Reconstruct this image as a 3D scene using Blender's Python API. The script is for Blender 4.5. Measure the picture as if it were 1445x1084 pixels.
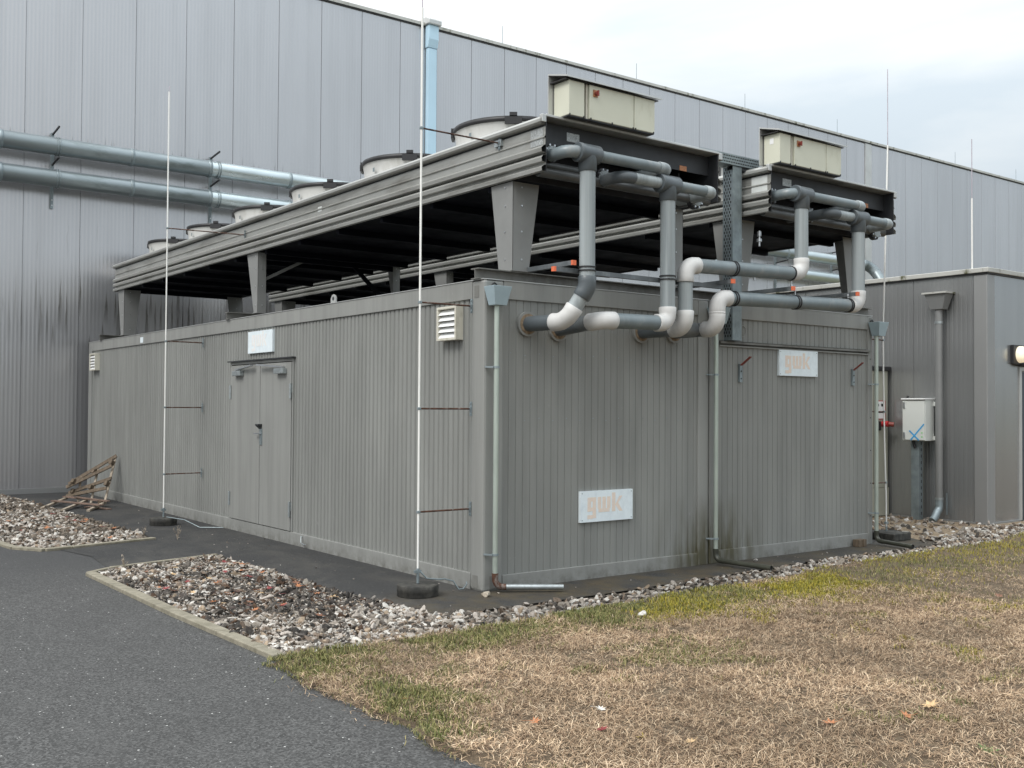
import bpy, math, random
import numpy as np
from mathutils import Vector, Matrix
random.seed(7); rng = np.random.default_rng(11)
for o in list(bpy.data.objects): bpy.data.objects.remove(o)
SC = bpy.context.scene
COL = SC.collection
R = math.radians
# ------------------------------------------------------------------ camera
cd = bpy.data.cameras.new('camera'); cam = bpy.data.objects.new('camera', cd); COL.objects.link(cam)
RX = Vector((0.79832897, -0.6021887, 0.00629544)); UY = Vector((-0.01829791, -0.01380624, 0.99973725)); FW = Vector((0.60194356, 0.7982344, 0.02204072))
M = Matrix((RX, UY, -FW)).transposed().to_4x4(); M.translation = (-5.44134, -7.63124, 1.65301)
cam.matrix_world = M
cd.sensor_width = 36; cd.lens = 36.876; cd.clip_start = 0.05; cd.clip_end = 3000
SC.camera = cam
# ------------------------------------------------------------------ sky, sun, exposure
w = bpy.data.worlds.new('World'); SC.world = w; w.use_nodes = True
nt = w.node_tree; N = nt.nodes; L = nt.links
for n in list(N): N.remove(n)
out = N.new('ShaderNodeOutputWorld'); bg = N.new('ShaderNodeBackground'); bg.inputs[1].default_value = 0.1
sky = N.new('ShaderNodeTexSky'); sky.sky_type = 'NISHITA'; sky.sun_disc = False
SUN_EL, SUN_AZ = 48, 262          # azimuth clockwise from +Y
sky.sun_elevation = R(SUN_EL); sky.sun_rotation = R(SUN_AZ)
tc = N.new('ShaderNodeTexCoord'); mp = N.new('ShaderNodeMapping'); mp.inputs['Scale'].default_value = (1.0, 1.0, 4.5)
mp.inputs['Rotation'].default_value = (R(8), R(-14), R(20))
L.new(tc.outputs['Generated'], mp.inputs[0])
nz = N.new('ShaderNodeTexNoise'); nz.inputs['Scale'].default_value = 1.9; nz.inputs['Detail'].default_value = 7; nz.inputs['Roughness'].default_value = .52; nz.inputs['Distortion'].default_value = .35
L.new(mp.outputs[0], nz.inputs['Vector'])
dot = N.new('ShaderNodeVectorMath'); dot.operation = 'DOT_PRODUCT'; dot.inputs[1].default_value = (-0.93, 0.32, 0.12)
L.new(tc.outputs['Generated'], dot.inputs[0])
ad = N.new('ShaderNodeMath'); ad.operation = 'MULTIPLY_ADD'; ad.inputs[1].default_value = .34; L.new(dot.outputs['Value'], ad.inputs[0]); L.new(nz.outputs[0], ad.inputs[2])
cr = N.new('ShaderNodeValToRGB'); L.new(ad.outputs[0], cr.inputs[0])
e = cr.color_ramp.elements; e[0].position = .24; e[0].color = (.56, .63, .68, 1); e[1].position = .74; e[1].color = (.755, .77, .78, 1)
m_ = e.new(.40); m_.color = (.69, .73, .75, 1)
m_ = e.new(.56); m_.color = (.79, .81, .82, 1)
sep = N.new('ShaderNodeSeparateXYZ'); L.new(tc.outputs['Generated'], sep.inputs[0])
mr = N.new('ShaderNodeMapRange'); L.new(sep.outputs[2], mr.inputs[0]); mr.inputs[1].default_value = 0; mr.inputs[2].default_value = 1; mr.inputs[3].default_value = 5.0; mr.inputs[4].default_value = 19
sc_ = N.new('ShaderNodeVectorMath'); sc_.operation = 'SCALE'; L.new(cr.outputs[0], sc_.inputs[0]); L.new(mr.outputs[0], sc_.inputs['Scale'])
mx = N.new('ShaderNodeMixRGB'); mx.inputs[0].default_value = .95; L.new(sky.outputs[0], mx.inputs[1]); L.new(sc_.outputs[0], mx.inputs[2])
L.new(mx.outputs[0], bg.inputs[0]); L.new(bg.outputs[0], out.inputs[0])
sd = bpy.data.lights.new('sun', 'SUN'); sd.energy = 1.3; sd.angle = R(25); sd.color = (1, .97, .92)
so = bpy.data.objects.new('sun', sd); COL.objects.link(so)
dv = Vector((math.sin(R(SUN_AZ)) * math.cos(R(SUN_EL)), math.cos(R(SUN_AZ)) * math.cos(R(SUN_EL)), math.sin(R(SUN_EL))))
so.rotation_euler = dv.to_track_quat('Z', 'Y').to_euler(); so.location = (-20, -10, 30)
SC.view_settings.view_transform = 'Standard'; SC.view_settings.look = 'None'; SC.view_settings.gamma = 1
SC.view_settings.exposure = 0.66

# ------------------------------------------------------------------ materials
def ramp(nt, fac, stops):
    c = nt.nodes.new('ShaderNodeValToRGB'); nt.links.new(fac, c.inputs[0]); el = c.color_ramp.elements
    el[0].position, el[0].color = stops[0][0], (*stops[0][1], 1); el[1].position, el[1].color = stops[-1][0], (*stops[-1][1], 1)
    for p, col in stops[1:-1]:
        q = el.new(p); q.color = (*col, 1)
    return c.outputs[0]
def noise(nt, scale, detail=4, stretch=(1, 1, 1), rough=.55, dist=0, off=(0, 0, 0)):
    t = nt.nodes.new('ShaderNodeTexCoord'); m = nt.nodes.new('ShaderNodeMapping'); m.inputs['Scale'].default_value = stretch; m.inputs['Location'].default_value = off
    nt.links.new(t.outputs['Object'], m.inputs[0])
    n = nt.nodes.new('ShaderNodeTexNoise'); n.inputs['Scale'].default_value = scale; n.inputs['Detail'].default_value = detail; n.inputs['Roughness'].default_value = rough; n.inputs['Distortion'].default_value = dist
    nt.links.new(m.outputs[0], n.inputs['Vector']); return n.outputs[0]
def math_(nt, op, a, b=None, c=None, clamp=False):
    n = nt.nodes.new('ShaderNodeMath'); n.operation = op; n.use_clamp = clamp
    for i, v in enumerate((a, b, c)):
        if v is None: continue
        if hasattr(v, 'is_output') or hasattr(v, 'links'): nt.links.new(v, n.inputs[i])
        else: n.inputs[i].default_value = v
    return n.outputs[0]
def mix(nt, f, a, b, mode='MIX'):
    n = nt.nodes.new('ShaderNodeMixRGB'); n.blend_type = mode
    for i, v in enumerate((f, a, b)):
        if hasattr(v, 'links'): nt.links.new(v, n.inputs[i])
        elif isinstance(v, tuple): n.inputs[i].default_value = (*v, 1)
        else: n.inputs[i].default_value = v
    return n.outputs[0]
def zof(nt):
    t = nt.nodes.new('ShaderNodeTexCoord'); s = nt.nodes.new('ShaderNodeSeparateXYZ'); nt.links.new(t.outputs['Object'], s.inputs[0]); return s.outputs
def new(name, rough=.5, metal=0.):
    m = bpy.data.materials.new(name); m.use_nodes = True; b = m.node_tree.nodes['Principled BSDF']
    b.inputs['Roughness'].default_value = rough; b.inputs['Metallic'].default_value = metal; return m, m.node_tree, b
def bump(nt, b, h, strength=.3, dist=.01):
    n = nt.nodes.new('ShaderNodeBump'); n.inputs['Strength'].default_value = strength; n.inputs['Distance'].default_value = dist
    nt.links.new(h, n.inputs['Height']); nt.links.new(n.outputs[0], b.inputs['Normal'])
def mat(name, col, rough=.5, metal=0., var=.18, scale=6, stretch=(1, 1, 1), bmp=0, dirt=None, dscale=3, dlo=.52, dhi=.72):
    m, nt, b = new(name, rough, metal)
    n = noise(nt, scale, 5, stretch)
    lo = tuple(c * (1 - var) for c in col); hi = tuple(min(1, c * (1 + var)) for c in col)
    c = ramp(nt, n, [(.3, lo), (.7, hi)])
    if dirt:
        d = noise(nt, dscale, 6, (1, 1, .5) if stretch == (1, 1, 1) else stretch, .65, off=(3, 1, 7))
        f = math_(nt, 'SMOOTH_MIN', 1, 0, 0)  # placeholder replaced below
        mrn = nt.nodes.new('ShaderNodeMapRange'); nt.links.new(d, mrn.inputs[0]); mrn.inputs[1].default_value = dlo; mrn.inputs[2].default_value = dhi
        c = mix(nt, mrn.outputs[0], c, dirt)
    nt.links.new(c, b.inputs['Base Color'])
    if bmp: bump(nt, b, noise(nt, scale * 8, 3), bmp, .003)
    rr = ramp(nt, n, [(.3, (rough * 1.15,) * 3), (.7, (rough * .85,) * 3)]); nt.links.new(rr, b.inputs['Roughness'])
    return m
# container paint: rain streaks, green algae near the ground where the gutters drip
def container_paint(name, col):
    m, nt, b = new(name, .42, .0)
    gp_ = nt.nodes.new('ShaderNodeNewGeometry'); sp_ = nt.nodes.new('ShaderNodeSeparateXYZ'); nt.links.new(gp_.outputs['Position'], sp_.inputs[0]); z = sp_.outputs
    big = noise(nt, .8, 4, (1, 1, .6)); st = noise(nt, 7, 5, (1, 1, .07), .6)
    c = ramp(nt, big, [(.3, tuple(x * .88 for x in col)), (.7, tuple(x * 1.10 for x in col))])
    c = mix(nt, ramp(nt, st, [(.42, (0, 0, 0)), (.75, (.5, .5, .5))]), c, tuple(x * .62 for x in col))
    sc = noise(nt, 26, 4, (1, 1, .5), .6, off=(2, 9, 1))
    c = mix(nt, ramp(nt, sc, [(.66, (0, 0, 0)), (.74, (.35, .35, .35))]), c, tuple(x * 1.35 for x in col))
    # algae / splash dirt band at the foot
    low = nt.nodes.new('ShaderNodeMapRange'); nt.links.new(z[2], low.inputs[0]); low.inputs[1].default_value = .75; low.inputs[2].default_value = .1
    al = noise(nt, 5, 5, (1, 1, .15), .6, off=(5, 5, 5))
    near = nt.nodes.new('ShaderNodeMapRange'); d = math_(nt, 'ABSOLUTE', math_(nt, 'SUBTRACT', z[0], 2.98)); nt.links.new(d, near.inputs[0]); near.inputs[1].default_value = .95; near.inputs[2].default_value = .15
    a1 = math_(nt, 'MULTIPLY', low.outputs[0], ramp(nt, al, [(.38, (0, 0, 0)), (.60, (1, 1, 1))]))
    a2 = math_(nt, 'MULTIPLY', a1, near.outputs[0], clamp=True)
    c = mix(nt, math_(nt, 'MULTIPLY', a2, 1.7, clamp=True), c, (.085, .08, .05))
    vlow = nt.nodes.new('ShaderNodeMapRange'); nt.links.new(z[2], vlow.inputs[0]); vlow.inputs[1].default_value = .14; vlow.inputs[2].default_value = .0
    spl = math_(nt, 'MULTIPLY', vlow.outputs[0], ramp(nt, noise(nt, 9, 5, (1, 1, 1), .7), [(.4, (0, 0, 0)), (.7, (.8, .8, .8))]))
    c = mix(nt, spl, c, (.08, .075, .06))
    nt.links.new(c, b.inputs['Base Color'])
    rr = ramp(nt, st, [(.3, (.38,) * 3), (.7, (.55,) * 3)]); nt.links.new(rr, b.inputs['Roughness'])
    bump(nt, b, noise(nt, 3, 2), .06, .02)
    return m
def hall_paint(name, col, streaks=True):
    m, nt, b = new(name, .24, .72)
    z = zof(nt)
    big = noise(nt, .25, 3, (1, 1, .5)); st = noise(nt, 3.5, 5, (1, 1, .05), .6)
    c = ramp(nt, big, [(.3, tuple(x * .94 for x in col)), (.7, tuple(x * 1.05 for x in col))])
    c = mix(nt, ramp(nt, st, [(.45, (0, 0, 0)), (.8, (.35, .35, .35))]), c, tuple(x * .7 for x in col))
    if streaks:
        def streaks_(freq, zb, zr, hmin, hmax, wmax, prob, seed):
            # one dirt run per column of the facade: pointed at the top, wider and fading below
            wob = math_(nt, 'MULTIPLY', math_(nt, 'SUBTRACT', noise(nt, 3, 2, (1, 0, 1), off=(seed, 0, 0)), .5), .25)
            u = math_(nt, 'MULTIPLY_ADD', z[0], freq, math_(nt, 'ADD', wob, seed)); cell = math_(nt, 'FLOOR', u); fr = math_(nt, 'SUBTRACT', u, cell)
            wn = nt.nodes.new('ShaderNodeTexWhiteNoise'); wn.noise_dimensions = '1D'; nt.links.new(cell, wn.inputs['W'])
            s3 = nt.nodes.new('ShaderNodeSeparateColor'); nt.links.new(wn.outputs['Color'], s3.inputs[0]); r1, r2, r3 = s3.outputs[0], s3.outputs[1], s3.outputs[2]
            h = math_(nt, 'MULTIPLY_ADD', r1, hmax - hmin, hmin); z0 = math_(nt, 'MULTIPLY_ADD', r2, zr, zb)
            t = math_(nt, 'DIVIDE', math_(nt, 'SUBTRACT', math_(nt, 'ADD', z0, h), z[2]), h)      # 0 at the tip, 1 at the foot
            dx = math_(nt, 'ABSOLUTE', math_(nt, 'SUBTRACT', fr, math_(nt, 'MULTIPLY_ADD', r2, .4, .3)))
            m1 = math_(nt, 'MULTIPLY', math_(nt, 'SUBTRACT', math_(nt, 'MULTIPLY', math_(nt, 'MINIMUM', t, 1.0), wmax), dx), 16, clamp=True)
            fd = nt.nodes.new('ShaderNodeMapRange'); nt.links.new(t, fd.inputs[0]); fd.inputs[1].default_value = 1.15; fd.inputs[2].default_value = .55
            on = math_(nt, 'LESS_THAN', r3, prob); up = math_(nt, 'GREATER_THAN', t, 0)
            return math_(nt, 'MULTIPLY', math_(nt, 'MULTIPLY', m1, fd.outputs[0]), math_(nt, 'MULTIPLY', on, up))
        xm = nt.nodes.new('ShaderNodeMapRange'); nt.links.new(z[0], xm.inputs[0]); xm.inputs[1].default_value = -1.8; xm.inputs[2].default_value = -.3
        f1 = math_(nt, 'MAXIMUM', streaks_(3.6, 2.5, 1.0, .6, 1.7, .20, .85, 3.0), streaks_(9, 2.6, .9, .4, 1.3, .30, .7, 17.0))
        f1 = math_(nt, 'MULTIPLY', f1, math_(nt, 'MAXIMUM', xm.outputs[0], .12))
        f2 = math_(nt, 'MULTIPLY', math_(nt, 'MAXIMUM', streaks_(4.3, 6.45, .15, .1, .45, .10, .55, 41.0), streaks_(11, 6.45, .12, .08, .3, .2, .5, 57.0)), .8)
        f3 = math_(nt, 'MULTIPLY', math_(nt, 'MAXIMUM', streaks_(5.1, 5.7, .15, .2, .5, .14, .5, 71.0), streaks_(2.1, 4.3, .8, .4, 1.0, .05, .4, 91.0)), .6)
        xr = nt.nodes.new('ShaderNodeMapRange'); nt.links.new(z[0], xr.inputs[0]); xr.inputs[1].default_value = 16; xr.inputs[2].default_value = 10
        soft = ramp(nt, noise(nt, 9, 4, (1, 1, .25), .7), [(.25, (.5,) * 3), (.6, (1,) * 3)])
        f = math_(nt, 'MULTIPLY', math_(nt, 'MAXIMUM', f1, math_(nt, 'MAXIMUM', f2, f3)), soft)
        f = math_(nt, 'MULTIPLY', f, xr.outputs[0], clamp=True)
        c = mix(nt, math_(nt, 'MULTIPLY', f, .72), c, (.10, .09, .07))
    nt.links.new(c, b.inputs['Base Color'])
    bump(nt, b, noise(nt, .7, 2, (1, 1, .4)), .12, .06)
    return m
MT = {}
MT['cont'] = container_paint('container_paint', (.238, .244, .232))
MT['cont2'] = container_paint('container_paint_trim', (.262, .267, .255))
MT['hall'] = hall_paint('hall_panel', (.54, .54, .553))
MT['annex'] = hall_paint('annex_panel', (.40, .408, .41), False)
MT['annexpost'] = mat('annex_corner', (.30, .305, .305), .4, .4, .06, 1)
MT['trim'] = mat('light_metal_trim', (.55, .56, .55), .35, .5, .1, 2)
MT['trimdirty'] = mat('dirty_light_trim', (.50, .50, .47), .45, .3, .12, 2, dirt=(.10, .10, .05), dscale=5, dlo=.56, dhi=.68)
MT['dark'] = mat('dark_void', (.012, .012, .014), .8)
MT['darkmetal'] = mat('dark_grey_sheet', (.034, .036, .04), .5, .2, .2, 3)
MT['coolerside'] = mat('cooler_side_sheet', (.40, .405, .385), .36, .45, .10, 1.2, (1, .4, 3), dirt=(.19, .185, .165), dscale=2, dlo=.5, dhi=.75)
MT['leg'] = mat('leg_sheet', (.25, .255, .25), .45, .15, .1, 2)
MT['under'] = mat('underside_shade', (.006, .007, .011), .6, .1, .3, 3)  # near black: the deep shade below the coolers is put into the colour
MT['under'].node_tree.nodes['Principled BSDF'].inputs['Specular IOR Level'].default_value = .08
MT['beam'] = mat('beam_paint', (.17, .17, .16), .5, .1, .2, 4, dirt=(.07, .065, .055), dlo=.5, dhi=.7)
MT['galv'] = mat('galvanised', (.42, .46, .47), .36, .75, .18, 25)
MT['galvdull'] = mat('galvanised_dull', (.27, .32, .34), .45, .5, .2, 8, dirt=(.13, .15, .15))
MT['duct'] = mat('duct_steel', (.27, .31, .325), .38, .65, .14, 3, (.3, 1, 1), dirt=(.16, .19, .19), dscale=4)
MT['ductnew'] = mat('duct_steel_bright', (.55, .62, .64), .30, .75, .12, 4, (.3, 1, 1))
MT['pvc'] = mat('pvc_grey', (.165, .20, .215), .38, 0, .16, 3, (1, 1, 1), dirt=(.25, .265, .265), dscale=6)
MT['pvcd'] = mat('pvc_dark', (.085, .10, .11), .35, 0, .15, 4, dirt=(.16, .17, .17))
MT['pvcv'] = mat('pvc_bleached', (.30, .335, .345), .42, 0, .22, 14, (1, 1, .03), dirt=(.17, .20, .215), dscale=9)
MT['pvcw'] = mat('pvc_chalky', (.56, .56, .55), .6, 0, .10, 5, dirt=(.34, .34, .335), dscale=3, dlo=.56, dhi=.78)
MT['header'] = mat('header_pipe', (.11, .115, .115), .4, .3, .2, 5)
MT['black'] = mat('black_rubber', (.018, .018, .02), .5)
MT['bolt'] = mat('bolt_steel', (.6, .62, .64), .3, .9)
MT['cowl'] = mat('fan_cowl', (.54, .54, .525), .45, 0, .08, 3, dirt=(.42, .41, .38), dscale=3)
MT['beigeg'] = mat('cabinet_greyish_beige', (.36, .36, .30), .5, 0, .06, 2)
MT['beige'] = mat('cabinet_beige', (.60, .605, .50), .45, 0, .05, 2, dirt=(.43, .42, .31), dscale=3, dlo=.55, dhi=.8)
MT['cream'] = mat('cream_plastic', (.60, .58, .50), .5, 0, .08, 4, dirt=(.36, .34, .27), dscale=8)
MT['whitebox'] = mat('light_grey_enamel', (.62, .645, .62), .4, 0, .04, 2)
MT['white'] = mat('white_paint', (.78, .79, .79), .45, 0, .05, 4)
MT['rod'] = mat('rod_white', (.82, .82, .79), .4, 0, .06, 5)
MT['rodthin'] = mat('rod_tip_lilac', (.46, .42, .47), .4, .2)
MT['rust'] = mat('rust', (.075, .032, .018), .8, .1, .5, 30, dirt=(.28, .26, .24), dscale=18)
MT['downp'] = mat('zinc_downpipe', (.46, .52, .47), .35, .5, .14, 12, (1, 1, .2), dirt=(.24, .29, .26), dscale=8)
MT['hop'] = mat('hopper_blue_grey', (.33, .42, .46), .45, .1, .08, 5)
MT['spoutd'] = mat('wet_dark_spout', (.055, .058, .045), .35, .2, .3, 10)
MT['adp'] = mat('annex_downpipe', (.24, .245, .245), .38, .3, .08, 3)
MT['conc'] = mat('wet_concrete_base', (.055, .052, .045), .75, 0, .6, 18, bmp=.6, dirt=(.022, .022, .02), dscale=9, dlo=.4, dhi=.6)
MT['orange'] = mat('orange_cap', (.72, .16, .07), .5)
MT['red'] = mat('red_plastic', (.45, .03, .035), .4)
MT['redd'] = mat('dark_red', (.22, .04, .03), .5)
MT['blue'] = mat('light_blue_sheet', (.50, .70, .84), .4, 0, .06, .8)
MT['bluep'] = mat('blue_paint', (.05, .32, .62), .4)
MT['greenp'] = mat('green_dot', (.25, .58, .25), .5)
MT['sign'] = mat('sign_sheet', (.74, .82, .86), .4, 0, .05, 14, dirt=(.66, .74, .79), dscale=20)
MT['signo'] = mat('faded_orange', (.77, .66, .57), .5, 0, .05, 25, dirt=(.72, .68, .65), dscale=14, dlo=.5, dhi=.8)
MT['signv'] = mat('very_faded_orange', (.79, .79, .78), .5, 0, .04, 25)
MT['plate'] = mat('label_plate', (.40, .42, .42), .4, .3, .35, 90, dirt=(.22, .23, .24), dscale=60)
MT['platew'] = mat('label_white', (.62, .65, .64), .4, 0, .06, 12)
MT['copper'] = mat('orange_label', (.42, .18, .08), .5, 0, .3, 60)
MT['wood'] = mat('weathered_wood', (.12, .09, .062), .8, 0, .35, 9, (3, 3, 1), dirt=(.07, .055, .03), dscale=8)
MT['woodl'] = mat('pale_wood', (.34, .29, .23), .8, 0, .25, 12, dirt=(.14, .11, .07), dscale=8)
MT['woodr'] = mat('reddish_wood', (.17, .115, .09), .75, 0, .25, 10, dirt=(.10, .07, .05), dscale=8)
MT['lampg'] = mat('lamp_glass', (.86, .80, .66), .15)
MT['anthr'] = mat('anthracite_door', (.035, .048, .062), .3, 0, .1, 1)
MT['patch'] = mat('darker_patch_paint', (.17, .17, .158), .5, 0, .1, 8)
def lamp_mat():
    m = MT['lampg']; b = m.node_tree.nodes['Principled BSDF']; b.inputs['Emission Color'].default_value = (1, .82, .55, 1); b.inputs['Emission Strength'].default_value = .35
lamp_mat()

# ------------------------------------------------------------------ mesh builder
class MB:
    def __init__(s): s.v = []; s.f = []; s.sm = []; s.mi = []
    def add(s, vs, fs, smooth=False, mi=0):
        o = len(s.v); s.v += [tuple(v) for v in vs]
        for f in fs: s.f.append([i + o for i in f]); s.sm.append(smooth); s.mi.append(mi)
        return s
    def box(s, a, b, mi=0):
        (x0, y0, z0), (x1, y1, z1) = [tuple(min(p, q) for p, q in zip(a, b)), tuple(max(p, q) for p, q in zip(a, b))]
        return s.add([(x0, y0, z0), (x1, y0, z0), (x1, y1, z0), (x0, y1, z0), (x0, y0, z1), (x1, y0, z1), (x1, y1, z1), (x0, y1, z1)],
                     [(0, 3, 2, 1), (4, 5, 6, 7), (0, 1, 5, 4), (1, 2, 6, 5), (2, 3, 7, 6), (3, 0, 4, 7)], mi=mi)
    def bar(s, p, q, wd, ht, up=(0, 0, 1), mi=0):
        p = Vector(p); q = Vector(q); d = (q - p).normalized(); up = Vector(up); r = d.cross(up)
        if r.length < 1e-4: r = d.cross(Vector((0, 1, 0)))
        r.normalize(); u = r.cross(d); r *= wd / 2; u *= ht / 2
        vs = [p - r - u, p + r - u, p + r + u, p - r + u, q - r - u, q + r - u, q + r + u, q - r + u]
        return s.add(vs, [(0, 1, 2, 3), (7, 6, 5, 4), (0, 4, 5, 1), (1, 5, 6, 2), (2, 6, 7, 3), (3, 7, 4, 0)], mi=mi)
    def tube(s, path, r, n=16, caps=True, mi=0, hollow=False):
        path = [Vector(p) for p in path]; rs = r if isinstance(r, (list, tuple)) else [r] * len(path)
        t0 = (path[1] - path[0]).normalized(); ref = Vector((0, 0, 1)) if abs(t0.z) < .9 else Vector((1, 0, 0))
        nrm = (ref - t0 * ref.dot(t0)).normalized(); vs = []
        for i, p in enumerate(path):
            if i == 0: t = t0
            elif i == len(path) - 1: t = (path[i] - path[i - 1]).normalized()
            else: t = ((path[i + 1] - path[i]).normalized() + (path[i] - path[i - 1]).normalized()).normalized()
            nrm = (nrm - t * nrm.dot(t)).normalized(); bn = t.cross(nrm)
            for k in range(n):
                a = 2 * math.pi * k / n; vs.append(p + (nrm * math.cos(a) + bn * math.sin(a)) * rs[i])
        fs = [(i * n + k, i * n + (k + 1) % n, (i + 1) * n + (k + 1) % n, (i + 1) * n + k) for i in range(len(path) - 1) for k in range(n)]
        s.add(vs, fs, True, mi)
        if caps:
            s.add(vs[:n], [tuple(range(n))[::-1]], mi=mi); s.add(vs[-n:], [tuple(range(n))], mi=mi)
        return s
    def cyl(s, p, q, r, n=16, mi=0, r2=None): return s.tube([p, q], [r, r if r2 is None else r2], n, True, mi)
    def lathe(s, prof, c, n=40, mi=0):
        vs = []
        for (r, z) in prof:
            for k in range(n):
                a = 2 * math.pi * k / n; vs.append((c[0] + r * math.cos(a), c[1] + r * math.sin(a), c[2] + z))
        fs = [(i * n + k, i * n + (k + 1) % n, (i + 1) * n + (k + 1) % n, (i + 1) * n + k) for i in range(len(prof) - 1) for k in range(n)]
        return s.add(vs, fs, True, mi)
    def sheet(s, prof, P, U_, Nn, W, w0, w1, mi=0, thick=0):
        """profile of (s, d) points: along U_ by s, out along Nn by d, extruded along W from w0 to w1"""
        P = Vector(P); U_ = Vector(U_); Nn = Vector(Nn); W = Vector(W)
        a = [P + U_ * u + Nn * d + W * w0 for u, d in prof]; b = [P + U_ * u + Nn * d + W * w1 for u, d in prof]; n = len(a)
        s.add(a + b, [(i, i + 1, n + i + 1, n + i) for i in range(n - 1)], mi=mi)
        return s
    def prism(s, poly, axis, a, b, mi=0):
        """poly in the two other axes (cyclic order), extruded along axis from a to b"""
        def mk(p, t):
            if axis == 'x': return (t, p[0], p[1])
            if axis == 'y': return (p[0], t, p[1])
            return (p[0], p[1], t)
        n = len(poly); vs = [mk(p, a) for p in poly] + [mk(p, b) for p in poly]
        return s.add(vs, [tuple(range(n))[::-1], tuple(range(n, 2 * n))] + [(i, (i + 1) % n, n + (i + 1) % n, n + i) for i in range(n)], mi=mi)
    def build(s, name, m, parent=None, bev=0, mats=None, rel=False):
        me = bpy.data.meshes.new(name)
        v = s.v
        if rel and parent is not None:
            l = parent.location; v = [(a - l[0], b - l[1], c - l[2]) for a, b, c in v]
        me.from_pydata(v, [], s.f); me.polygons.foreach_set('use_smooth', s.sm); me.polygons.foreach_set('material_index', s.mi)
        for q in (mats or [m]): me.materials.append(MT[q] if isinstance(q, str) else q)
        bmx = None
        me.validate(); me.update()
        import bmesh
        bmx = bmesh.new(); bmx.from_mesh(me); bmesh.ops.recalc_face_normals(bmx, faces=bmx.faces); bmx.to_mesh(me); bmx.free()
        o = bpy.data.objects.new(name, me); COL.objects.link(o)
        if parent is not None: o.parent = parent
        if bev:
            b = o.modifiers.new('bevel', 'BEVEL'); b.width = bev; b.segments = 2; b.limit_method = 'ANGLE'; b.angle_limit = R(40)
        return o
def tag(o, label=None, cat=None, group=None, kind=None):
    if label: o['label'] = label
    if cat: o['category'] = cat
    if group: o['group'] = group
    if kind: o['kind'] = kind
    return o
def thing(name, label, cat, loc=(0, 0, 0), group=None):
    o = bpy.data.objects.new(name, None); COL.objects.link(o); o.empty_display_size = .1
    o.location = loc
    return tag(o, label, cat, group)
def copy_tree(o, parent=None):
    c = o.copy(); COL.objects.link(c)
    if parent is not None: c.parent = parent
    for ch in list(o.children): copy_tree(ch, c)
    return c
def arc(corner, a, b, r, n=8):
    """rounded corner between directions a (incoming point) and b (outgoing point)"""
    c = Vector(corner); u = (Vector(a) - c).normalized(); v = (Vector(b) - c).normalized()
    ang = u.angle(v); t = r / math.tan(ang / 2); p0 = c + u * t; p1 = c + v * t
    ctr = c + (u + v).normalized() * (r / math.sin(ang / 2)); e0 = p0 - ctr; e1 = p1 - ctr; tot = e0.angle(e1); out = []
    for i in range(n + 1):
        f = i / n; out.append(ctr + e0 * (math.sin((1 - f) * tot) / math.sin(tot)) + e1 * (math.sin(f * tot) / math.sin(tot)))
    return out, t
def ribs(L0, L1, pitch, groove, slope, depth, first=None):
    pts = [(L0, 0)]; x = L0 + (first if first is not None else pitch * .6)
    while x + groove + slope < L1:
        pts += [(x, 0), (x + slope, -depth), (x + groove - slope, -depth), (x + groove, 0)]; x += pitch
    pts.append((L1, 0)); return pts

# ------------------------------------------------------------------ ground
def vnoise(x, y, s, seed=0):
    r = np.random.default_rng(seed).random((64, 64)); X = x / s; Y = y / s
    i = np.floor(X).astype(int); j = np.floor(Y).astype(int); fx = X - i; fy = Y - j; fx = fx * fx * (3 - 2 * fx); fy = fy * fy * (3 - 2 * fy)
    g = lambda a, b: r[a % 64, b % 64]
    return (g(i, j) * (1 - fx) + g(i + 1, j) * fx) * (1 - fy) + (g(i, j + 1) * (1 - fx) + g(i + 1, j + 1) * fx) * fy
YB = [(-2.65, -1.34), (-.67, -1.30), (.06, -1.26), (1.68, -1.145), (3.16, -1.01), (4.66, -.887), (6, -.845), (7.3, -.86), (9.1, -.45), (12, -.3), (40, -.3)]
def yb(x): return np.interp(x, [a for a, _ in YB], [b for _, b in YB])
def lawn_z(x, y): return .004 + .028 * vnoise(x, y, .7, 1) + .018 * vnoise(x, y, .22, 2)
def edge_x(y): return -2.65 + .13 * (vnoise(y * 1.0, y * 0 + 3, .38, 5) - .5) + .07 * (vnoise(y, y * 0 + 9, .11, 6) - .5)
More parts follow.
